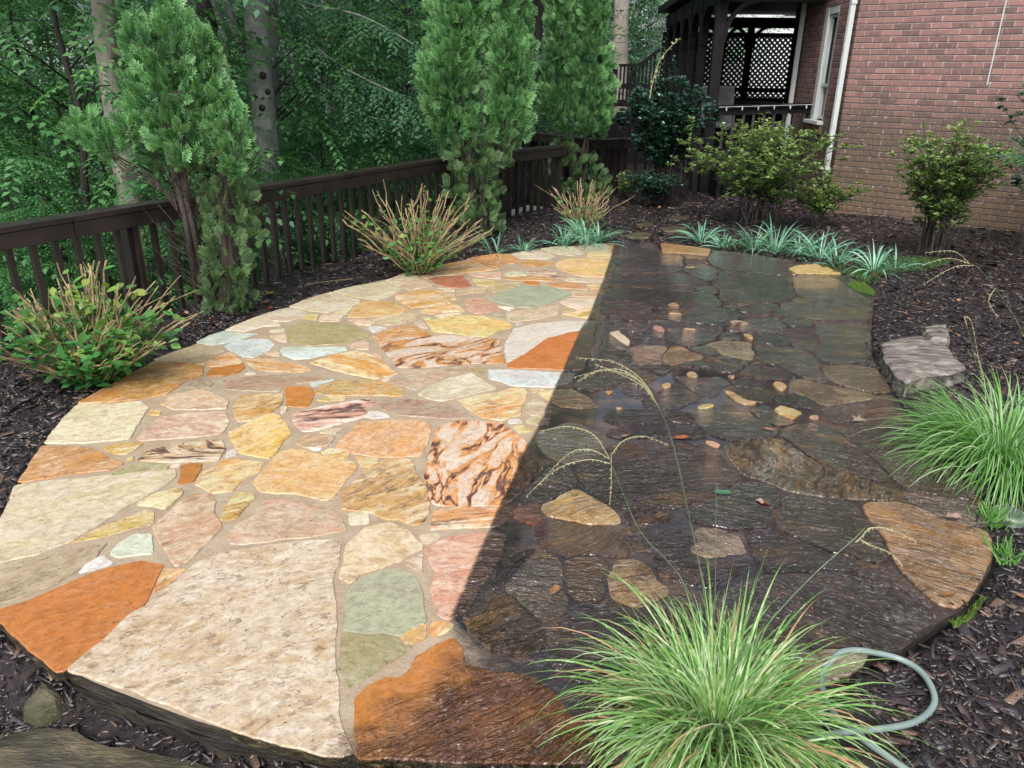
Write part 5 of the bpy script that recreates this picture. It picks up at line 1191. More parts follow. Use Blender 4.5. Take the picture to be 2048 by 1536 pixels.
# ------------------------------------------------------------------ mulch chips
def chips(name, N, sampler, smin, smax, label, mat, zoff=0., under=False):
    xy = sampler(N); x, y = xy[:, 0], xy[:, 1]
    dist = pdist(x, y, PATIO); ins = pip(x, y, PATIO); fr = (xf(y) - x)
    wx = (np.stack([x - C0.x, y - C0.y], 1) @ np.array([WA.y, -WA.x]))
    if under: ins = ins & (dist > .05); dist = dist + .05
    spill = ins & (dist < .05) & (RNG.random(len(x)) < .06) & (x > 0)
    keep = ((~ins & (dist >= .004)) | spill) & (fr < .12) & ~((x > 4.0) & (wx < 0.02)) & ~((x > 2.4) & (y > 11.6)) & (RNG.random(len(x)) < np.clip(dist / .03, .4, 1))
    onp = (ins & ~under)[keep] if not under else np.zeros(int(keep.sum()), bool); x, y = x[keep], y[keep]; n = len(x); z = np.where(onp, .009, ground_z(x, y)) + RNG.uniform(-.002, .010, n) + zoff
    L = RNG.uniform(smin, smax, n) * np.clip(RNG.lognormal(0, .35, n), .5, 2.2); Wd = L * RNG.uniform(.13, .32, n); Th = RNG.uniform(.0018, .005, n)
    a = RNG.random(n) * 2 * math.pi; tilt = RNG.normal(size=n) * .22
    Y = np.stack([np.cos(a) * np.cos(tilt), np.sin(a) * np.cos(tilt), np.sin(tilt)], 1); N_ = norm(np.tile([0., 0, 1], (n, 1)) + RNG.normal(size=(n, 3)) * .3); X, Y, Z = frames(Y, N_)
    tv = np.array([[-.5, -.5, 0], [.5, -.42, 0], [.42, .5, 0], [-.36, .46, 0], [-.42, -.46, 1], [.45, -.4, 1], [.36, .44, 1], [-.32, .4, 1]]); tf = np.array([[4, 5, 6, 7], [0, 1, 5, 4], [1, 2, 6, 5], [2, 3, 7, 6], [3, 0, 4, 7]])
    V = np.stack([x, y, z], 1)[:, None, :] + tv[None, :, 0:1] * Wd[:, None, None] * X[:, None, :] + tv[None, :, 1:2] * L[:, None, None] * Y[:, None, :] + tv[None, :, 2:3] * Th[:, None, None] * Z[:, None, :]
    Fa = tf[None] + (np.arange(n) * 8)[:, None, None]
    o = fast_mesh(name, V.reshape(-1, 3), Fa.reshape(-1, 4), mat, fv=np.repeat(RNG.random(n), 8)); return tag(o, label, 'mulch', kind='stuff')
m = NT('bark_chip'); vv_ = m.attr('v').outputs['Fac']; c_ = m.cramp(vv_, [(0, (.006, .005, .006)), (.4, (.015, .011, .012)), (.75, (.034, .024, .025)), (.93, (.070, .045, .038)), (1, (.16, .10, .065))])
c_ = m.mix(m.math('MULTIPLY', m.ramp(m.noise(m.pos(), 90, 3), .4, .65), .5), c_, m.mix(1., c_, (.4, .4, .45), 'MULTIPLY')); m.base(c_); m.rough(.34); m.p.inputs['Specular IOR Level'].default_value = .6; m.bump(m.noise(m.pos(), 180, 3), .5, .003); MCHIP = m.m
def samp_near(N):
    r = RNG.random((N, 2)); k = RNG.random(N)
    x = np.where(k < .5, 1.0 + 2.6 * r[:, 0], -3.6 + 3.9 * r[:, 0]); y = np.where(k < .5, 1.15 + 3.6 * r[:, 1] ** 1.1, 1.1 + 4.2 * r[:, 1]); return np.stack([x, y], 1)
def samp_far(N): r = RNG.random((N, 2)); return np.stack([-3.3 + 9.6 * r[:, 0], 3.6 + 8.4 * r[:, 1]], 1)
chips('mulch', 60000, samp_near, .022, .065, 'dark shredded bark mulch around the patio', MCHIP)
chips('mulch', 9000, lambda N: np.stack([RNG.uniform(-2.3, .35, N), RNG.uniform(1.0, 2.0, N)], 1), .015, .05, 'dark wet bark mulch in the shade below the near left edge', MCHIP, under=True)
chips('mulch', 62000, samp_far, .03, .075, 'dark shredded bark mulch in the beds towards the house', MCHIP)
# leaf litter scattered on mulch
MLIT = leaf_mat('dead_leaf', [(0, (.10, .045, .02)), (.5, (.22, .11, .05)), (.8, (.32, .20, .12)), (1, (.40, .16, .06))], .5, .1)
def litter(N):
    r = RNG.random((N, 2)); x = -3.0 + 8.6 * r[:, 0]; y = 1.3 + 10. * r[:, 1]; dist = pdist(x, y, PATIO); k = ~pip(x, y, PATIO) & ((xf(y) - x) < .1) & ~((x > 4.0)) ; x, y = x[k], y[k]; n = len(x)
    tv = np.array([[0, 0, 0], [.32, .35, .08], [.28, .7, .04], [0, 1, .12], [-.28, .7, .08], [-.32, .35, .02]]); tf = np.array([[0, 1, 2, 3], [0, 3, 4, 5]])
    a = RNG.random(n) * 6.28; Y = np.stack([np.cos(a), np.sin(a), RNG.normal(size=n) * .2], 1); X, Y, Z = frames(Y, np.tile([0., 0, 1], (n, 1)) + RNG.normal(size=(n, 3)) * .3)
    V, Fa, v = instance(tv, tf, np.stack([x, y, ground_z(x, y) + .012], 1), X, Y, Z, RNG.uniform(.02, .05, n)); o = fast_mesh('leaf_litter', V, Fa, MLIT, fv=v); tag(o, 'small dead leaves scattered over the mulch', 'leaf litter', kind='stuff')
litter(420)
# ------------------------------------------------------------------ rocks
def rock_material(name, c1, c2, c3, moss=None):
    m = NT(name); o = m.pos(); n = m.noise(m.mapping(o, (1, 3, 2)), 7, 6, .7); c = m.cramp(n, [(.32, c3), (.5, c1), (.66, c2)])
    c = m.mix(m.math('MULTIPLY', m.ramp(m.noise(o, 60, 3), .55, .7), .4), c, (.02, .02, .018))
    if moss:
        g = m.n('NewGeometry'); sp = m.n('SeparateXYZ'); m.l(g.outputs['Normal'], sp.inputs[0]); k = m.math('MULTIPLY', m.ramp(m.noise(o, 9, 5, .7), .45, .62), m.ramp(sp.outputs[2], .95, .3)); c = m.mix(m.math('MULTIPLY', k, .8), c, moss)
    m.base(c); m.rough(.36); m.bump(m.noise(m.mapping(o, (1.5, 5, 2)), 16, 6, .7), .8, .015); return m.m
MROCK = rock_material('grey_boulder', (.17, .145, .13), (.38, .35, .29), (.045, .036, .034), (.03, .035, .02))
MROCK2 = rock_material('mossy_rock', (.065, .055, .032), (.15, .125, .07), (.02, .018, .012), (.045, .05, .016))
def rock(name, label, cat, poly, z0, z1, mat, taper=.88, amp=.02, seed=0, dome=.02):
    c = Vector((sum(p[0] for p in poly) / len(poly), sum(p[1] for p in poly) / len(poly))); P = roughen(poly, .03, .010, .3, seed); n = len(P); V = []; Fc = []
    levels = [(z0, 1.0), (z0 + (z1 - z0) * .35, 1.02), (z0 + (z1 - z0) * .75, .98), (z1 - .012, taper + .06), (z1, taper), (z1 + dome * .5, taper * .7), (z1 + dome * .8, taper * .4), (z1 + dome, taper * .15)]
    for L, (z, s) in enumerate(levels):
        for p in P:
            q = c + (Vector(p) - c) * s; h = mnoise.noise(Vector((q.x * 6, q.y * 6, z * 8 + seed))) * amp + mnoise.noise(Vector((q.x * 18, q.y * 18, z * 20 + seed))) * amp * .45
            out = (Vector(p) - c).normalized(); V.append(Vector((q.x + out.x * h, q.y + out.y * h, z + h * (.9 if L > 2 else .2))))
    for L in range(len(levels) - 1):
        for i in range(n): j = (i + 1) % n; Fc.append([L * n + i, L * n + j, (L + 1) * n + j, (L + 1) * n + i])
    Fc.append([(len(levels) - 1) * n + i for i in range(n)]); o = mesh_obj(name, V, Fc, mat); 
    me = o.data; me.shade_smooth(); mo = o.modifiers.new('w', 'EDGE_SPLIT'); mo.split_angle = math.radians(38); return tag(o, label, cat)
def fix_ccw(p):
    a = sum(p[i][0] * p[(i + 1) % len(p)][1] - p[(i + 1) % len(p)][0] * p[i][1] for i in range(len(p))); return p if a > 0 else p[::-1]
rock('boulder', 'large flat-topped grey and purple boulder beside the wet half of the patio', 'boulder', fix_ccw([U(x, y, .09) for x, y in [(1762, 660), (1795, 648), (1838, 640), (1866, 655), (1893, 660), (1910, 685), (1932, 704), (1905, 716), (1850, 722), (1815, 738), (1792, 722), (1770, 690)]]), -.06, .075, MROCK, .95, .012, 3., .012)
rock('boulder', 'smaller grey boulder behind the large flat-topped one', 'boulder', fix_ccw([U(x, y, .09) for x, y in [(1842, 628), (1862, 616), (1892, 614), (1902, 640), (1898, 652), (1860, 650)]]), -.05, .07, MROCK, .8, .007, 9., .012)
rock('boulder', 'small dark mossy rock half under the near left patio edge', 'boulder', fix_ccw([U(x, y, -.17) for x, y in [(52, 1450), (75, 1415), (110, 1392), (150, 1400), (165, 1430), (130, 1450), (90, 1462)]]), -.33, -.15, MROCK2, .8, .02, 14., .03)
rock('step_stone', 'broad mossy olive step stone at the bottom left corner', 'step stone', fix_ccw([U(x, y, -.15) for x, y in [(-60, 1540), (-5, 1500), (45, 1472), (105, 1470), (180, 1484), (250, 1497), (330, 1512), (420, 1532), (520, 1560), (560, 1640), (100, 1700), (-80, 1640)]]), -.36, -.165, MROCK2, .96, .012, 21., .008)
for i, (pts, lab) in enumerate([([(1240, 462), (1275, 456), (1300, 458), (1290, 466), (1250, 468)], 'flat tan stepping stone nearest the patio tip'), ([(1310, 447), (1335, 441), (1378, 444), (1360, 452), (1320, 453)], 'flat tan stepping stone in the mulch path, middle one'),
                                ([(1318, 428), (1350, 422), (1372, 425), (1350, 432)], 'small flat stepping stone in the mulch path, farthest one'), ([(1262, 440), (1292, 436), (1300, 441), (1272, 446)], 'narrow stepping stone left of the middle one')]):
    rock('stepping_stone', lab, 'stepping stone', fix_ccw([U(x, y, .0) for x, y in pts]), -.06, -.002, MROCK2, .95, .006, i * 5., .004)
# moss at the patio rim
def tuft_stuff(name, label, cat, polyw, n, h, mat, z=0., kind=None, spread=.6):
    xs = [p[0] for p in polyw]; ys = [p[1] for p in polyw]; x = RNG.uniform(min(xs), max(xs), n * 3); y = RNG.uniform(min(ys), max(ys), n * 3); k = pip(x, y, polyw); x, y = x[k][:n], y[k][:n]; n = len(x)
    tv = np.array([[-.06, 0, 0], [.06, 0, 0], [.045, .55, .05], [0, 1, .2], [-.045, .55, .05]]); tf = np.array([[0, 1, 2, 4], [4, 2, 3, 3]]); tf = np.array([[0, 1, 2, 4]]); tf2 = np.array([[0, 1, 2, 3]]); tv = np.array([[-.07, 0, 0], [.07, 0, 0], [.02, 1, .15], [-.02, 1, .15]])
    Y = norm(RNG.normal(size=(n, 3)) * [spread, spread, .2] + [0, 0, 1]); X, Y, Z = frames(Y, rv(n)); zz = np.full(n, z) if z is not None else ground_z(x, y)
    V, Fa, v = instance(tv, tf2, np.stack([x, y, zz], 1), X, Y, Z, RNG.uniform(.5, 1.2, n) * h); o = fast_mesh(name, V, Fa, mat, fv=v); return tag(o, label, cat, kind=kind)
ML_MOSS = leaf_mat('moss', [(0, (.03, .08, .008)), (.6, (.10, .20, .02)), (1, (.22, .33, .05))], .7, .2)
tuft_stuff('moss', 'bright green moss cushion on the far right rim of the patio', 'moss', fix_ccw([U(x, y, .01) for x, y in [(1688, 550), (1700, 544), (1722, 546), (1742, 562), (1744, 572), (1725, 568), (1700, 560)]]), 5000, .014, ML_MOSS, .010, 'stuff')
tuft_stuff('moss', 'green moss on the mulch behind the far right rim', 'moss', fix_ccw([U(x, y, 0) for x, y in [(1620, 512), (1700, 500), (1830, 488), (1900, 495), (1860, 510), (1760, 525), (1745, 545), (1690, 528)]]), 4500, .035, ML_GC, -.02, 'stuff')
tuft_stuff('moss', 'thin moss along the lower right rim of the patio', 'moss', fix_ccw([U(x, y, 0) for x, y in [(1915, 1216), (1950, 1195), (1975, 1160), (1985, 1165), (1960, 1205), (1925, 1228)]]), 1200, .012, ML_MOSS, -.01, 'stuff')
for px, py, nn, lab in [(1996, 1010, 160, 'small grass tuft beside the round in-ground lid'), (2016, 1080, 60, 'tiny grass tuft at the right rim of the patio')]:
    c = Vector(U(px, py)); n = nn; Y = norm(RNG.normal(size=(n, 3)) * [.6, .6, .2] + [0, 0, 1]); X, Y, Z = frames(Y, rv(n)); P = np.stack([c.x + RNG.normal(size=n) * .025, c.y + RNG.normal(size=n) * .025, np.full(n, -.02)], 1)
    V, Fa, v = instance(np.array([[-.05, 0, 0], [.05, 0, 0], [.01, 1, .2], [-.01, 1, .2]]), np.array([[0, 1, 2, 3]]), P, X, Y, Z, RNG.uniform(.04, .09, n)); tag(fast_mesh('grass_tuft', V, Fa, ML_GRASS, fv=v * .6), lab, 'grass tuft')
# ------------------------------------------------------------------ blades
def blades(n, base, r0, Lr, wr, spread, droop, seg=7, bias=(0, 0), seed=1, wt=.12, up=1.0):
    R_ = np.random.default_rng(seed); a = R_.random(n) * 2 * math.pi; rr = r0 * np.sqrt(R_.random(n)); bx = base[0] + np.cos(a) * rr; by = base[1] + np.sin(a) * rr
    az = a + R_.normal(size=n) * .5; L = R_.uniform(*Lr, n); w_ = R_.uniform(*wr, n); th0 = np.abs(R_.normal(size=n)) * spread + rr / r0 * spread * .8; dr = droop * R_.uniform(.5, 1.5, n)
    th0 = np.clip(th0, 0, 1.25)
    V = np.zeros((n, (seg + 1) * 2, 3)); p = np.stack([bx, by, np.full(n, base[2])], 1); h = np.stack([np.cos(az), np.sin(az), np.zeros(n)], 1); h[:, 0] += bias[0]; h[:, 1] += bias[1]; h = norm(h); side = np.stack([-h[:, 1], h[:, 0], np.zeros(n)], 1); th = th0.copy()
    tw = R_.normal(size=n) * wt; side = norm(side + np.array([0, 0, 1]) * tw[:, None])
    for k in range(seg + 1):
        t = k / seg; wk = w_ * (.55 + .9 * t * (1 - t) * 2) * (1 if t < .6 else max(0.04, (1 - t) / .4)); V[:, 2 * k] = p + side * wk[:, None] / 2; V[:, 2 * k + 1] = p - side * wk[:, None] / 2
        d = h * np.sin(th)[:, None] + np.array([0, 0, 1.]) * np.cos(th)[:, None] * up; p = p + d * (L / seg)[:, None]; th = np.minimum(th + dr / seg * (.5 + 1.2 * t), 2.75)
    V[:, :, 2] = np.maximum(V[:, :, 2], base[2] + .004 + .0 * V[:, :, 2])
    Fa = np.array([[2 * k, 2 * k + 1, 2 * k + 3, 2 * k + 2] for k in range(seg)])[None] + (np.arange(n) * (seg + 1) * 2)[:, None, None]
    return V.reshape(-1, 3), Fa.reshape(-1, 4), np.repeat(R_.random(n), (seg + 1) * 2)
def stalk(parent, pts, heads, r=.0016, mat=None):
    Q = smooth_pts(pts, 6); n = len(Q); MB().tube(Q, [r * (1 - .5 * i / n) for i in range(n)], 5).build('stalk', MSTALK, parent, smooth=True)
    for hp in heads:
        HQ = smooth_pts(hp, 6); k = len(HQ); mb = MB(); mb.tube(HQ, [r * .7 * (1 - .6 * i / k) for i in range(k)], 4)
        for i in range(2, k):
            for s in (-1, 1):
                q = HQ[i]; d = Vector((random.uniform(-1, 1), random.uniform(-1, 1), random.uniform(-1.4, -.2))).normalized() * .007; mb.tube([q, q + d], [.0011, .0004], 4)
        mb.build('seed_head', MSEED, parent)
MSTALK = simple('grass_stalk', (.10, .15, .07), .4, (.06, .11, .05), 20); MSEED = simple('seed_head', (.42, .38, .22), .6, (.30, .30, .14), 30)
gb = U(1450, 1445); g1 = thing('ornamental_grass', 'large variegated fountain grass clump in the right foreground with tall seed stalks', 'grass clump', (gb[0], gb[1], -.03))
V, Fa, v = blades(900, (0, 0, 0), .12, (.22, .57), (.0028, .0068), .56, 2.4, 11, seed=5, bias=(-.04, .03), wt=.45); fast_mesh('blades', V, Fa, ML_ZEB, g1, fv=v)
V, Fa, v = blades(520, (0, 0, 0), .13, (.14, .36), (.003, .007), .75, 2.3, 8, seed=25, wt=.5); fast_mesh('short_blades', V, Fa, ML_ZEB, g1, fv=v)
V, Fa, v = blades(150, (0, 0, 0), .12, (.25, .55), (.003, .006), .7, 2.6, 8, seed=15, wt=.6); fast_mesh('dead_blades', V, Fa, simple('straw', (.38, .25, .12), .6, (.25, .13, .06), 20), g1)
V, Fa, v = blades(420, (0, -.01, 0), .10, (.16, .42), (.003, .0065), .22, 1.9, 9, seed=35, wt=.6); fast_mesh('inner_blades', V, Fa, ML_ZEB, g1, fv=v)
def rl(o, L): return [W(*q) - Vector(o.location) for q in L]
B1 = (1455, 1420, 1.60)
stalk(g1, rl(g1, [B1, (1440, 1330, 1.72), (1415, 1150, 1.82), (1380, 1000, 1.9), (1355, 900, 1.95), (1335, 840, 1.98), (1305, 780, 2.0)]), [rl(g1, [(1305, 780, 2.0), (1275, 745, 2.0), (1225, 718, 2.0), (1152, 712, 2.0)]), rl(g1, [(1310, 790, 2.0), (1280, 755, 2.0), (1230, 732, 2.0), (1150, 750, 2.02)]),
      rl(g1, [(1318, 805, 2.0), (1285, 765, 2.0), (1235, 740, 2.01), (1190, 724, 2.01)]), rl(g1, [(1300, 775, 2.0), (1262, 745, 2.0), (1200, 735, 2.0), (1158, 758, 2.0)])])
stalk(g1, rl(g1, [B1, (1440, 1300, 1.7), (1375, 1150, 1.78), (1292, 1060, 1.84), (1250, 975, 1.88), (1222, 910, 1.9)]), [rl(g1, [(1222, 910, 1.9), (1190, 865, 1.9), (1140, 850, 1.9), (1085, 860, 1.9)]), rl(g1, [(1222, 912, 1.9), (1185, 895, 1.9), (1140, 905, 1.9), (1085, 965, 1.9)]),
      rl(g1, [(1225, 922, 1.9), (1180, 915, 1.9), (1120, 935, 1.9), (1060, 990, 1.9)]), rl(g1, [(1226, 905, 1.9), (1228, 950, 1.9), (1226, 1000, 1.9)]), rl(g1, [(1226, 905, 1.9), (1250, 875, 1.9), (1290, 865, 1.92), (1340, 880, 1.95)])])
stalk(g1, rl(g1, [B1, (1440, 1320, 1.74), (1442, 1180, 1.84), (1440, 1060, 1.9), (1438, 960, 1.95)]), [])
stalk(g1, rl(g1, [B1, (1480, 1330, 1.62), (1560, 1220, 1.66), (1640, 1130, 1.7), (1715, 1060, 1.74), (1738, 1035, 1.75)]), [rl(g1, [(1738, 1045, 1.75), (1752, 1035, 1.75), (1790, 1038, 1.76), (1840, 1060, 1.77)]), rl(g1, [(1730, 1060, 1.75), (1750, 1070, 1.75), (1790, 1085, 1.76), (1815, 1110, 1.76)]), rl(g1, [(1720, 1065, 1.75), (1735, 1050, 1.75), (1745, 1035, 1.75)])], r=.0022)
gb2 = U(2000, 900); g2 = thing('ornamental_grass', 'bright green fountain grass clump at the right edge spilling over the patio', 'grass clump', (gb2[0], gb2[1], -.03))
V, Fa, v = blades(1150, (0, 0, 0), .13, (.34, .62), (.0036, .0078), .50, 2.0, 10, seed=8, bias=(-.12, 0), wt=.35); fast_mesh('blades', V, Fa, ML_GRASS, g2, fv=v * .93)
stalk(g2, rl(g2, [(2010, 880, 2.9), (1990, 800, 2.95), (1965, 740, 3.0), (1945, 680, 3.0), (1930, 625, 3.0)]), [rl(g2, [(1930, 625, 3.0), (1926, 608, 3.0), (1940, 620, 3.0), (1955, 690, 3.0), (1965, 730, 3.0)]), rl(g2, [(1945, 680, 3.0), (1955, 690, 3.0), (1965, 730, 3.0)])])
stalk(g2, rl(g2, [(2075, 880, 2.9), (2070, 750, 2.9), (2045, 645, 2.95), (2000, 570, 3.0), (1955, 515, 3.0), (1930, 500, 3.0)]), [rl(g2, [(1930, 500, 3.0), (1900, 478, 3.0), (1845, 482, 3.0)]), rl(g2, [(1932, 502, 3.0), (1890, 492, 3.0), (1840, 506, 3.0)]), rl(g2, [(1940, 505, 3.0), (1900, 510, 3.0), (1842, 545, 3.0)]), rl(g2, [(1985, 550, 3.0), (1972, 575, 3.0), (1990, 605, 3.0)])])
# strap-leaved clumps
def strap(px, py, n, L, label, seed, sp=.5, wd=(.009, .018), z=-.02):
    b = U(px, py); t = thing('strap_leaf_plant', label, 'plant', (b[0], b[1], z), 0, 'pale green strap-leaved plants behind the patio')
    V, Fa, v = blades(n, (0, 0, 0), .05, (L * .6, L), wd, sp, 1.5, 7, seed=seed, wt=.5); fast_mesh('leaves', V, Fa, ML_LIR, t, fv=v); return t
for i, a in enumerate([(1165, 484, 60, .46, 'pale strap-leaved clump at the patio tip below the cut stems'), (1120, 486, 40, .40, 'pale strap-leaved clump just left of the clump at the patio tip'), (1190, 480, 34, .42, 'small strap-leaved clump right at the patio tip'), (1040, 500, 26, .30, 'thin strap-leaved tuft left of the patio tip'), (985, 506, 16, .42, 'sparse arching strap leaves beside the middle cut bush'),
                       (1395, 470, 40, .42, 'strap-leaved clump left of the yellowish shrub foot'), (1440, 480, 34, .36, 'low strap-leaved clump under the yellowish shrub'), (1500, 484, 44, .46, 'strap-leaved clump in front of the yellowish shrub, left'), (1545, 488, 46, .50, 'tall strap-leaved clump in the middle of the far right row'), (1590, 493, 44, .44, 'strap-leaved clump right of the tall middle one'),
                       (1632, 500, 44, .50, 'strap-leaved clump with leaves leaning up to the right'), (1665, 508, 30, .38, 'short strap-leaved clump at the right end of the row'), (1742, 520, 40, .44, 'separate strap-leaved clump with splayed leaves near the dark shrub'), (1785, 514, 22, .30, 'small strap-leaved tuft in the green moss')]):
    strap(*a[:4], a[4], 50 + i, .55)
# ------------------------------------------------------------------ shrubs
LEAFT = np.array([[0, 0, 0], [.24, .3, .05], [.26, .62, .04], [0, 1, -.04], [-.26, .62, .04], [-.24, .3, .05]]); LEAFF = np.array([[0, 1, 2, 3], [0, 3, 4, 5]])
def cut_bush(label, px, py, D, wpx, hpx, nst, nleaf, seed, fill=.45, tall=1.):
    b = W(px, py, D); t = thing('cut_back_bush', label, 'bush', (b.x, b.y, max(b.z, -.05)), 0, 'cut-back bushes with bare tan stems'); r_ = random.Random(seed); s = D / F / .93; Wd = wpx * s / 2; Hh = hpx * s
    mb = MB(); tips = []; mids = []
    for i in range(nst):
        a = r_.uniform(0, 6.283); e = r_.random() ** .55; out = Vector((math.cos(a) * Wd * e, math.sin(a) * Wd * e * .75, 0)); h = Hh * (1 - .45 * e ** 2) * r_.uniform(.55, 1.05)
        p0 = Vector((math.cos(a) * .05 * e, math.sin(a) * .05, 0)) + Vector((r_.uniform(-.05, .05), r_.uniform(-.05, .05), 0)); p1 = p0 + out * .42 + Vector((r_.uniform(-.02, .02), r_.uniform(-.02, .02), h * .5)); p2 = p0 + out + Vector((r_.uniform(-.03, .03), r_.uniform(-.03, .03), h))
        rr = r_.uniform(.0035, .0078); Q = smooth_pts([p0, p1, p2], 4)
        for j in range(1, len(Q) - 1): Q[j] += Vector((r_.uniform(-1, 1), r_.uniform(-1, 1), r_.uniform(-1, 1))) * .013
        mb.tube(Q, [rr * (1.15 - .3 * k / len(Q)) for k in range(len(Q))], 5); tips.append(p2); mids.append((p0, p1, p2))
        for _ in range(r_.choice((0, 1, 1, 2, 3))):
            q = Q[r_.randint(2, 7)]; d = ((p2 - p1).normalized() + Vector((r_.uniform(-.7, .7), r_.uniform(-.7, .7), r_.uniform(-.2, .3)))) * Hh * r_.uniform(.12, .36); d *= min(1, max(.15, (Hh * .97 - q.z) / max(d.z, .01))); mb.tube([q, q + d * .5 + Vector((r_.uniform(-.015, .015), r_.uniform(-.015, .015), 0)), q + d], [rr * .75, rr * .6, rr * .45], 5)
    mb.build('stems', MB_STEM, t)
    R_ = np.random.default_rng(seed); P = []
    for i in range(nleaf):
        p0, p1, p2 = mids[r_.randrange(nst)]; q = r_.random() ** 1.1 * .95 * tall; p = p0.lerp(p1, q * 2) if q < .5 else p1.lerp(p2, q * 2 - 1)
        if q > fill and r_.random() < .62: q *= .5; p = p0.lerp(p1, min(1, q * 2))
        P.append((p.x + r_.gauss(0, .03), p.y + r_.gauss(0, .03), max(.02, p.z)))
    P = np.array(P); n = len(P); Y = norm(R_.normal(size=(n, 3)) * [1, 1, .4] + P * [1.2, 1.2, 0] + [0, 0, .15]); X, Y, Z = frames(Y, np.tile([0., 0, 1], (n, 1)) + R_.normal(size=(n, 3)) * .4)
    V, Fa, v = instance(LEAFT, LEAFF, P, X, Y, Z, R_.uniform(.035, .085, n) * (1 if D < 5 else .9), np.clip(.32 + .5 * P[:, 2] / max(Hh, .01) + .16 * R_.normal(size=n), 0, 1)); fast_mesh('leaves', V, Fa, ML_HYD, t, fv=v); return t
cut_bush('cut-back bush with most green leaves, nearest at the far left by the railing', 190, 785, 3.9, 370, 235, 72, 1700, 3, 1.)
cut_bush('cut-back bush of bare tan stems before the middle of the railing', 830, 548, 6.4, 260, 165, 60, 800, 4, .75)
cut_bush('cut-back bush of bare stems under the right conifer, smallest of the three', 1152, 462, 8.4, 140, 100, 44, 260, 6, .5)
def shrub(label, px, py, D, w_, h_, nst, mat, nleaf, leaf, seed, cat='shrub', name='shrub', crown0=.3, dense=1., whorl=5, twig=MB_TWIG, group=None, shape='vase', flat=1.):
    b = W(px, py, D); t = thing(name, label, cat, (b.x, b.y, max(-.04, min(b.z, .02))), 0, group); r_ = random.Random(seed); mb = MB(); ends = []
    for i in range(nst):
        a = r_.uniform(0, 6.283); e = r_.random() ** .6
        def env(z):                                         # envelope radius at height fraction
            if shape == 'vase': return .25 + .95 * math.sin(min(1, z * 1.05) ** .8 * math.pi * .62)
            return math.sin(min(1, max(0, (z - crown0 * .6) / (1 - crown0 * .6))) ** .75 * math.pi) ** .55
        h = h_ * r_.uniform(.62, 1.0) * (1 - .22 * e); R0_ = w_ / 2
        p = Vector((r_.uniform(-.14, .14) * w_, r_.uniform(-.14, .14) * w_, 0)); path = [p]
        tgt = Vector((math.cos(a) * R0_ * e * env(.7), math.sin(a) * R0_ * e * .85 * env(.7), h))
        for k in range(1, 6): q = k / 5; path.append(p.lerp(tgt, q) + Vector((r_.uniform(-1, 1), r_.uniform(-1, 1), r_.uniform(-.5, .5))) * .03 * w_ + Vector((0, 0, h * .12 * math.sin(q * math.pi))) - Vector((tgt.x, tgt.y, 0)) * .18 * math.sin(q * math.pi))
        Q = smooth_pts(path, 2); r0 = r_.uniform(.005, .010) * (h_ ** .5); mb.tube(Q, [r0 * (1 - .75 * k / len(Q)) for k in range(len(Q))], 5)
        for k in range(3, len(Q)):
            for s in range(3):
                q = Q[k]; 
                if q.z < crown0 * h_ and r_.random() < .8: continue
                d = Vector((r_.uniform(-1, 1), r_.uniform(-1, 1), r_.uniform(-.1, .9))).normalized() * w_ * r_.uniform(.07, .2); e_ = q + d
                if shape != 'vase':
                    rad = math.hypot(e_.x, e_.y); mx = w_ / 2 * max(.05, env(min(1, e_.z / h_)))
                    if rad > mx: e_.x *= mx / rad; e_.y *= mx / rad
                mb.tube([q, q + d * .5 + Vector((0, 0, .01)), e_], [r0 * .3, r0 * .2, r0 * .08], 4); ends.append((q, e_))
    mb.build('stems', twig, t); R_ = np.random.default_rng(seed); m_ = len(ends); nl = int(nleaf * dense); ii = R_.integers(0, m_, nl // whorl); P = []; Y = []
    for i in ii:
        q, e_ = ends[i]; f = R_.uniform(.55, 1.08) ; c = q.lerp(e_, f)
        for k in range(whorl): a = R_.uniform(0, 6.283); P.append((c.x + R_.normal() * .008, c.y + R_.normal() * .008, c.z + R_.normal() * .008)); Y.append((math.cos(a), math.sin(a) , R_.uniform(-.15, .75)))
    P = np.array(P); Y = np.array(Y); n = len(P); X, Y, Z = frames(Y, np.tile([0., 0, 1.], (n, 1)) + R_.normal(size=(n, 3)) * .35)
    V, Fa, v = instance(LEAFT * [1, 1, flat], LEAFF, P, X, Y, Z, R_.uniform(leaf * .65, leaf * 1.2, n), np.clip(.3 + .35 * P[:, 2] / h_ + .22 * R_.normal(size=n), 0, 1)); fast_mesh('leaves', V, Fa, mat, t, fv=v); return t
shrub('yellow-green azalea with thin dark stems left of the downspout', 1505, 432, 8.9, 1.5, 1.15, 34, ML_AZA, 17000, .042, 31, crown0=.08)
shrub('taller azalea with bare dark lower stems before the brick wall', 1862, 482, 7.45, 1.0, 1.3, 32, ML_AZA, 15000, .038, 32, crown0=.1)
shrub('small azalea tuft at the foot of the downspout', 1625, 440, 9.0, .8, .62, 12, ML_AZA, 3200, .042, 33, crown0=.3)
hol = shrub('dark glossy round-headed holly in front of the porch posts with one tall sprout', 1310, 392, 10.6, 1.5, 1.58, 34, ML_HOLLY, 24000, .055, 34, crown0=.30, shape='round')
sp_ = MB(); hp = [W(1283, 190, 10.5), W(1290, 150, 10.5), W(1303, 110, 10.5), W(1338, 68, 10.5)]; hp = [p - Vector(hol.location) for p in hp]; Q = smooth_pts(hp, 6); sp_.tube(Q, [.006 * (1 - .6 * i / len(Q)) for i in range(len(Q))], 5); sp_.build('sprout', MSEED, hol)
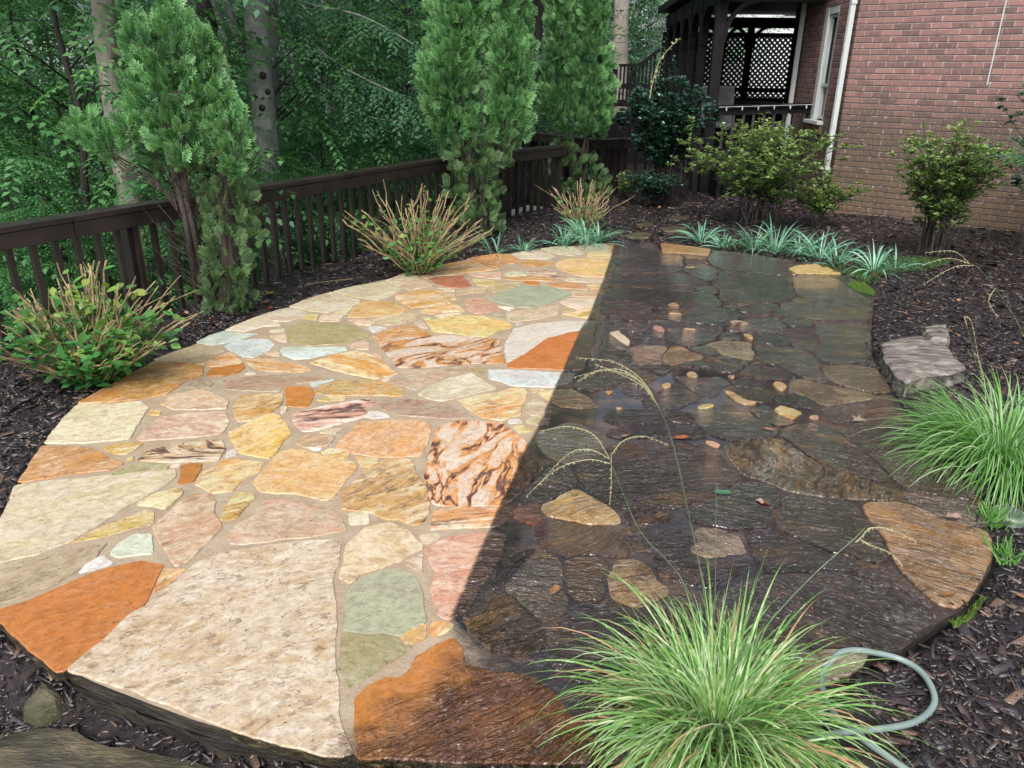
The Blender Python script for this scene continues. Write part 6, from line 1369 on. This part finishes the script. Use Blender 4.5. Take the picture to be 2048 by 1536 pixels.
P = np.array([[*q] for q in Q for _ in range(2)]); n = len(P); Y = norm(RNG.normal(size=(n, 3))); X, Y, Z = frames(Y, rv(n)); V, Fa, v = instance(LEAFT, LEAFF, P, X, Y, Z, RNG.uniform(.03, .05, n), np.full(n, 1.)); fast_mesh('sprout_leaves', V, Fa, ML_AZA, hol, fv=v)
shrub('low dark evergreen shrub at the foot of the holly', 1290, 396, 10.3, .95, .42, 14, ML_HOLLY, 2600, .045, 35, crown0=.1, shape='round')
shrub('low green shrub between the holly and the right conifer', 1235, 392, 10.7, .5, .4, 8, ML_AZA, 700, .04, 36, crown0=.1)
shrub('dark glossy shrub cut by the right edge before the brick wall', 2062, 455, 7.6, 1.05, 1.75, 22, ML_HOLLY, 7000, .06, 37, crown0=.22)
fr = thing('fern', 'spiky light green fern fronds hanging in from the right edge', 'fern', W(2085, 300, 6.6)); V, Fa, v = blades(260, (0, 0, 0), .10, (.25, .55), (.006, .011), .75, 1.1, 6, seed=77, bias=(-.8, -.1)); fast_mesh('fronds', V, Fa, ML_LIR, fr, fv=v * .6)
# ------------------------------------------------------------------ hose
hp = [(1905, 1570), (1873, 1536), (1795, 1483), (1736, 1444), (1690, 1405), (1666, 1365), (1661, 1325), (1689, 1286), (1717, 1275), (1756, 1277), (1814, 1289), (1857, 1312), (1884, 1350), (1885, 1383), (1852, 1413), (1795, 1428), (1726, 1436), (1650, 1452), (1580, 1490)]
hz = [.005] * 6 + [.012, .02, .02, .016] + [.005] * 5 + [.012, .024, .02, .01]
MHOSE = simple('hose_rubber', (.19, .25, .235), .35, (.15, .20, .19), 12, .15, spec=.5)
hb = U(1760, 1400); hose = thing('garden_hose', 'pale grey green garden hose looped on the mulch beside the foreground grass', 'hose', (hb[0], hb[1], 0)); o_ = Vector((hb[0], hb[1], 0))
HP = smooth_pts([Vector((*U(x, y, z + .01), z - .002)) - o_ for (x, y), z in zip(hp, hz)], 9); mb = MB().tube(HP, .009, 14); mb.build('tube', MHOSE, hose, smooth=True)
# round lid at the right rim
lb = U(2028, 992, .02); lid = thing('ground_lid', 'round pale grey in-ground light lid half hidden by grass at the right edge', 'ground light', (lb[0], lb[1], -.03))
MLID = simple('lid_grey', (.24, .27, .24), .3, (.15, .17, .15), 9); MB().tube([(0, 0, 0), (0, 0, .03), (0, 0, .038)], [.062, .062, .057], 28).build('rim', MLID, lid, smooth=False)
MB().tube([(0, 0, .036), (0, 0, .043)], [.048, .046], 28).build('lens', simple('lid_lens', (.10, .12, .11), .12, (.06, .08, .07), 9), lid)
for k in range(4): a = .8 + k * math.pi / 2; MB().tube([(math.cos(a) * .052, math.sin(a) * .052, .036), (math.cos(a) * .052, math.sin(a) * .052, .043)], [.004, .004], 8).build('screw', MSEED, lid)
# ------------------------------------------------------------------ fallen leaves and sticks that can be told apart
def fallen(px, py, size, c, label, rz, kind='oval', z=.016, curl=.25):
    c = tuple(x * .45 for x in c); m = simple('fallen_leaf_' + kind, c, .35, tuple(x * .7 for x in c), 30, .3, local=True); x, y = U(px, py, z); b = MB(); n = 12; pts = []
    for i in range(n):
        a = 2 * math.pi * i / n; r = 1.
        if kind == 'star': r = 1. if i % 2 == 0 else .5
        elif kind == 'oval': r = 1
        px_, py_ = math.cos(a) * r * size * .5, (math.sin(a) * r * size * .5 if kind == 'star' else math.copysign(abs(math.sin(a)) ** 1.7, math.sin(a)) * size * .26 * (1.15 if i % 3 else .85)); pts.append(Vector((px_, py_, abs(py_) * curl * 1.6 + abs(px_) * curl * .5)))
    b.V = [Vector((0, 0, .0))] + pts; b.F = [[0, i + 1, (i + 1) % n + 1] for i in range(n)]; b.tube([(size * .45, 0, .003), (size * .75, size * .05, .004)], [.0012, .0008], 4)
    o = b.build('fallen_leaf', m, None, smooth=False); o.location = (x, y, z); o.rotation_euler.z = rz; sm = o.modifiers.new('s', 'SOLIDIFY'); sm.thickness = .0008; return tag(o, label, 'leaf', 'single fallen leaves')
fallen(535, 603, .10, (.70, .50, .04), 'bright yellow leaf on the mulch by the left conifer', .3, 'star', .01)
fallen(537, 630, .07, (.40, .09, .05), 'small red leaf on the mulch below the yellow one', 1.2, z=.01)
fallen(1531, 998, .058, (.22, .075, .03), 'brown curled leaf lying on the wet stones in the middle right', -.6, curl=.9)
fallen(1366, 867, .075, (.50, .14, .05), 'orange leaf on the dark wet stones', .2)
fallen(1914, 1012, .065, (.50, .30, .22), 'pinkish tan leaf near the right rim of the patio', .1, 'oval', .016, .5)
fallen(1452, 973, .075, (.12, .30, .16), 'narrow green leaf on the wet stones', -.1, curl=.1)
fallen(1155, 984, .04, (.55, .38, .10), 'yellow brown pointed leaf on the tan patch of the wet side', 1.4, 'star')
fallen(1122, 1184, .055, (.50, .26, .12), 'folded tan leaf in the grey puddle', .9, curl=.8)
fallen(1720, 822, .085, (.48, .40, .28), 'pale lobed leaf on the brown stones at right', .2, 'star')
fallen(1473, 635, .06, (.25, .07, .04), 'small dark red leaf on the far wet stones', .4)
fallen(1241, 545, .06, (.28, .08, .06), 'dark red leaf near the far end of the cleaned edge', .1, 'star')
fallen(1375, 527, .10, (.50, .42, .14), 'yellow leaf on the far wet stones', .3)
fallen(1745, 536, .10, (.20, .11, .05), 'brown crumpled leaf on the mulch beside the moss', .8, 'star', .02, .8)
fallen(1252, 866, .04, (.42, .20, .14), 'tiny pink leaf on the wet stones left of the orange leaf', .5)
fallen(1905, 1165, .055, (.38, .17, .06), 'thin orange leaf on the golden stone at right', .1)
fallen(1540, 845, .05, (.45, .2, .12), 'small orange leaf among the tan patches', -.5)
fallen(650, 540, .08, (.38, .20, .10), 'tan leaf on the mulch by the middle of the railing', .4, z=.01)
fallen(180, 760, .09, (.40, .30, .26), 'pale brown leaf under the left cut bush', .2, z=.01, curl=.6)
fallen(1318, 1277, .07, (.36, .12, .06), 'red brown leaf caught in the foreground grass', .4, 'oval', .03)
sk = MB(); a = Vector((*U(205, 1420, -.2), -.2)); b = Vector((*U(245, 1490, -.2), -.2)); sk.bar(a, b, .018, .010); tag(sk.build('bark_stick', simple('orange_bark', (.22, .11, .055), .6, (.14, .065, .03), 14, .4, bdist=.004), bevel=.002), 'reddish brown strip of bark in the shade below the patio edge', 'stick')
for pts, lab, c in [([(1945, 1028), (1990, 1020), (2030, 1022)], 'thin dark twig at the right rim of the patio', MB_TWIG), ([(1925, 1148), (1950, 1158), (1975, 1168)], 'thin dark twig on the golden stone', MB_TWIG), ([(590, 585), (640, 575), (700, 568)], 'thin dead twig on the mulch before the railing', MB_STEM)]:
    m_ = MB().tube(smooth_pts([Vector((*U(x, y, .02), .018 + .004 * i)) for i, (x, y) in enumerate(pts)], 4), .0022, 5); tag(m_.build('twig', c), lab, 'twig')
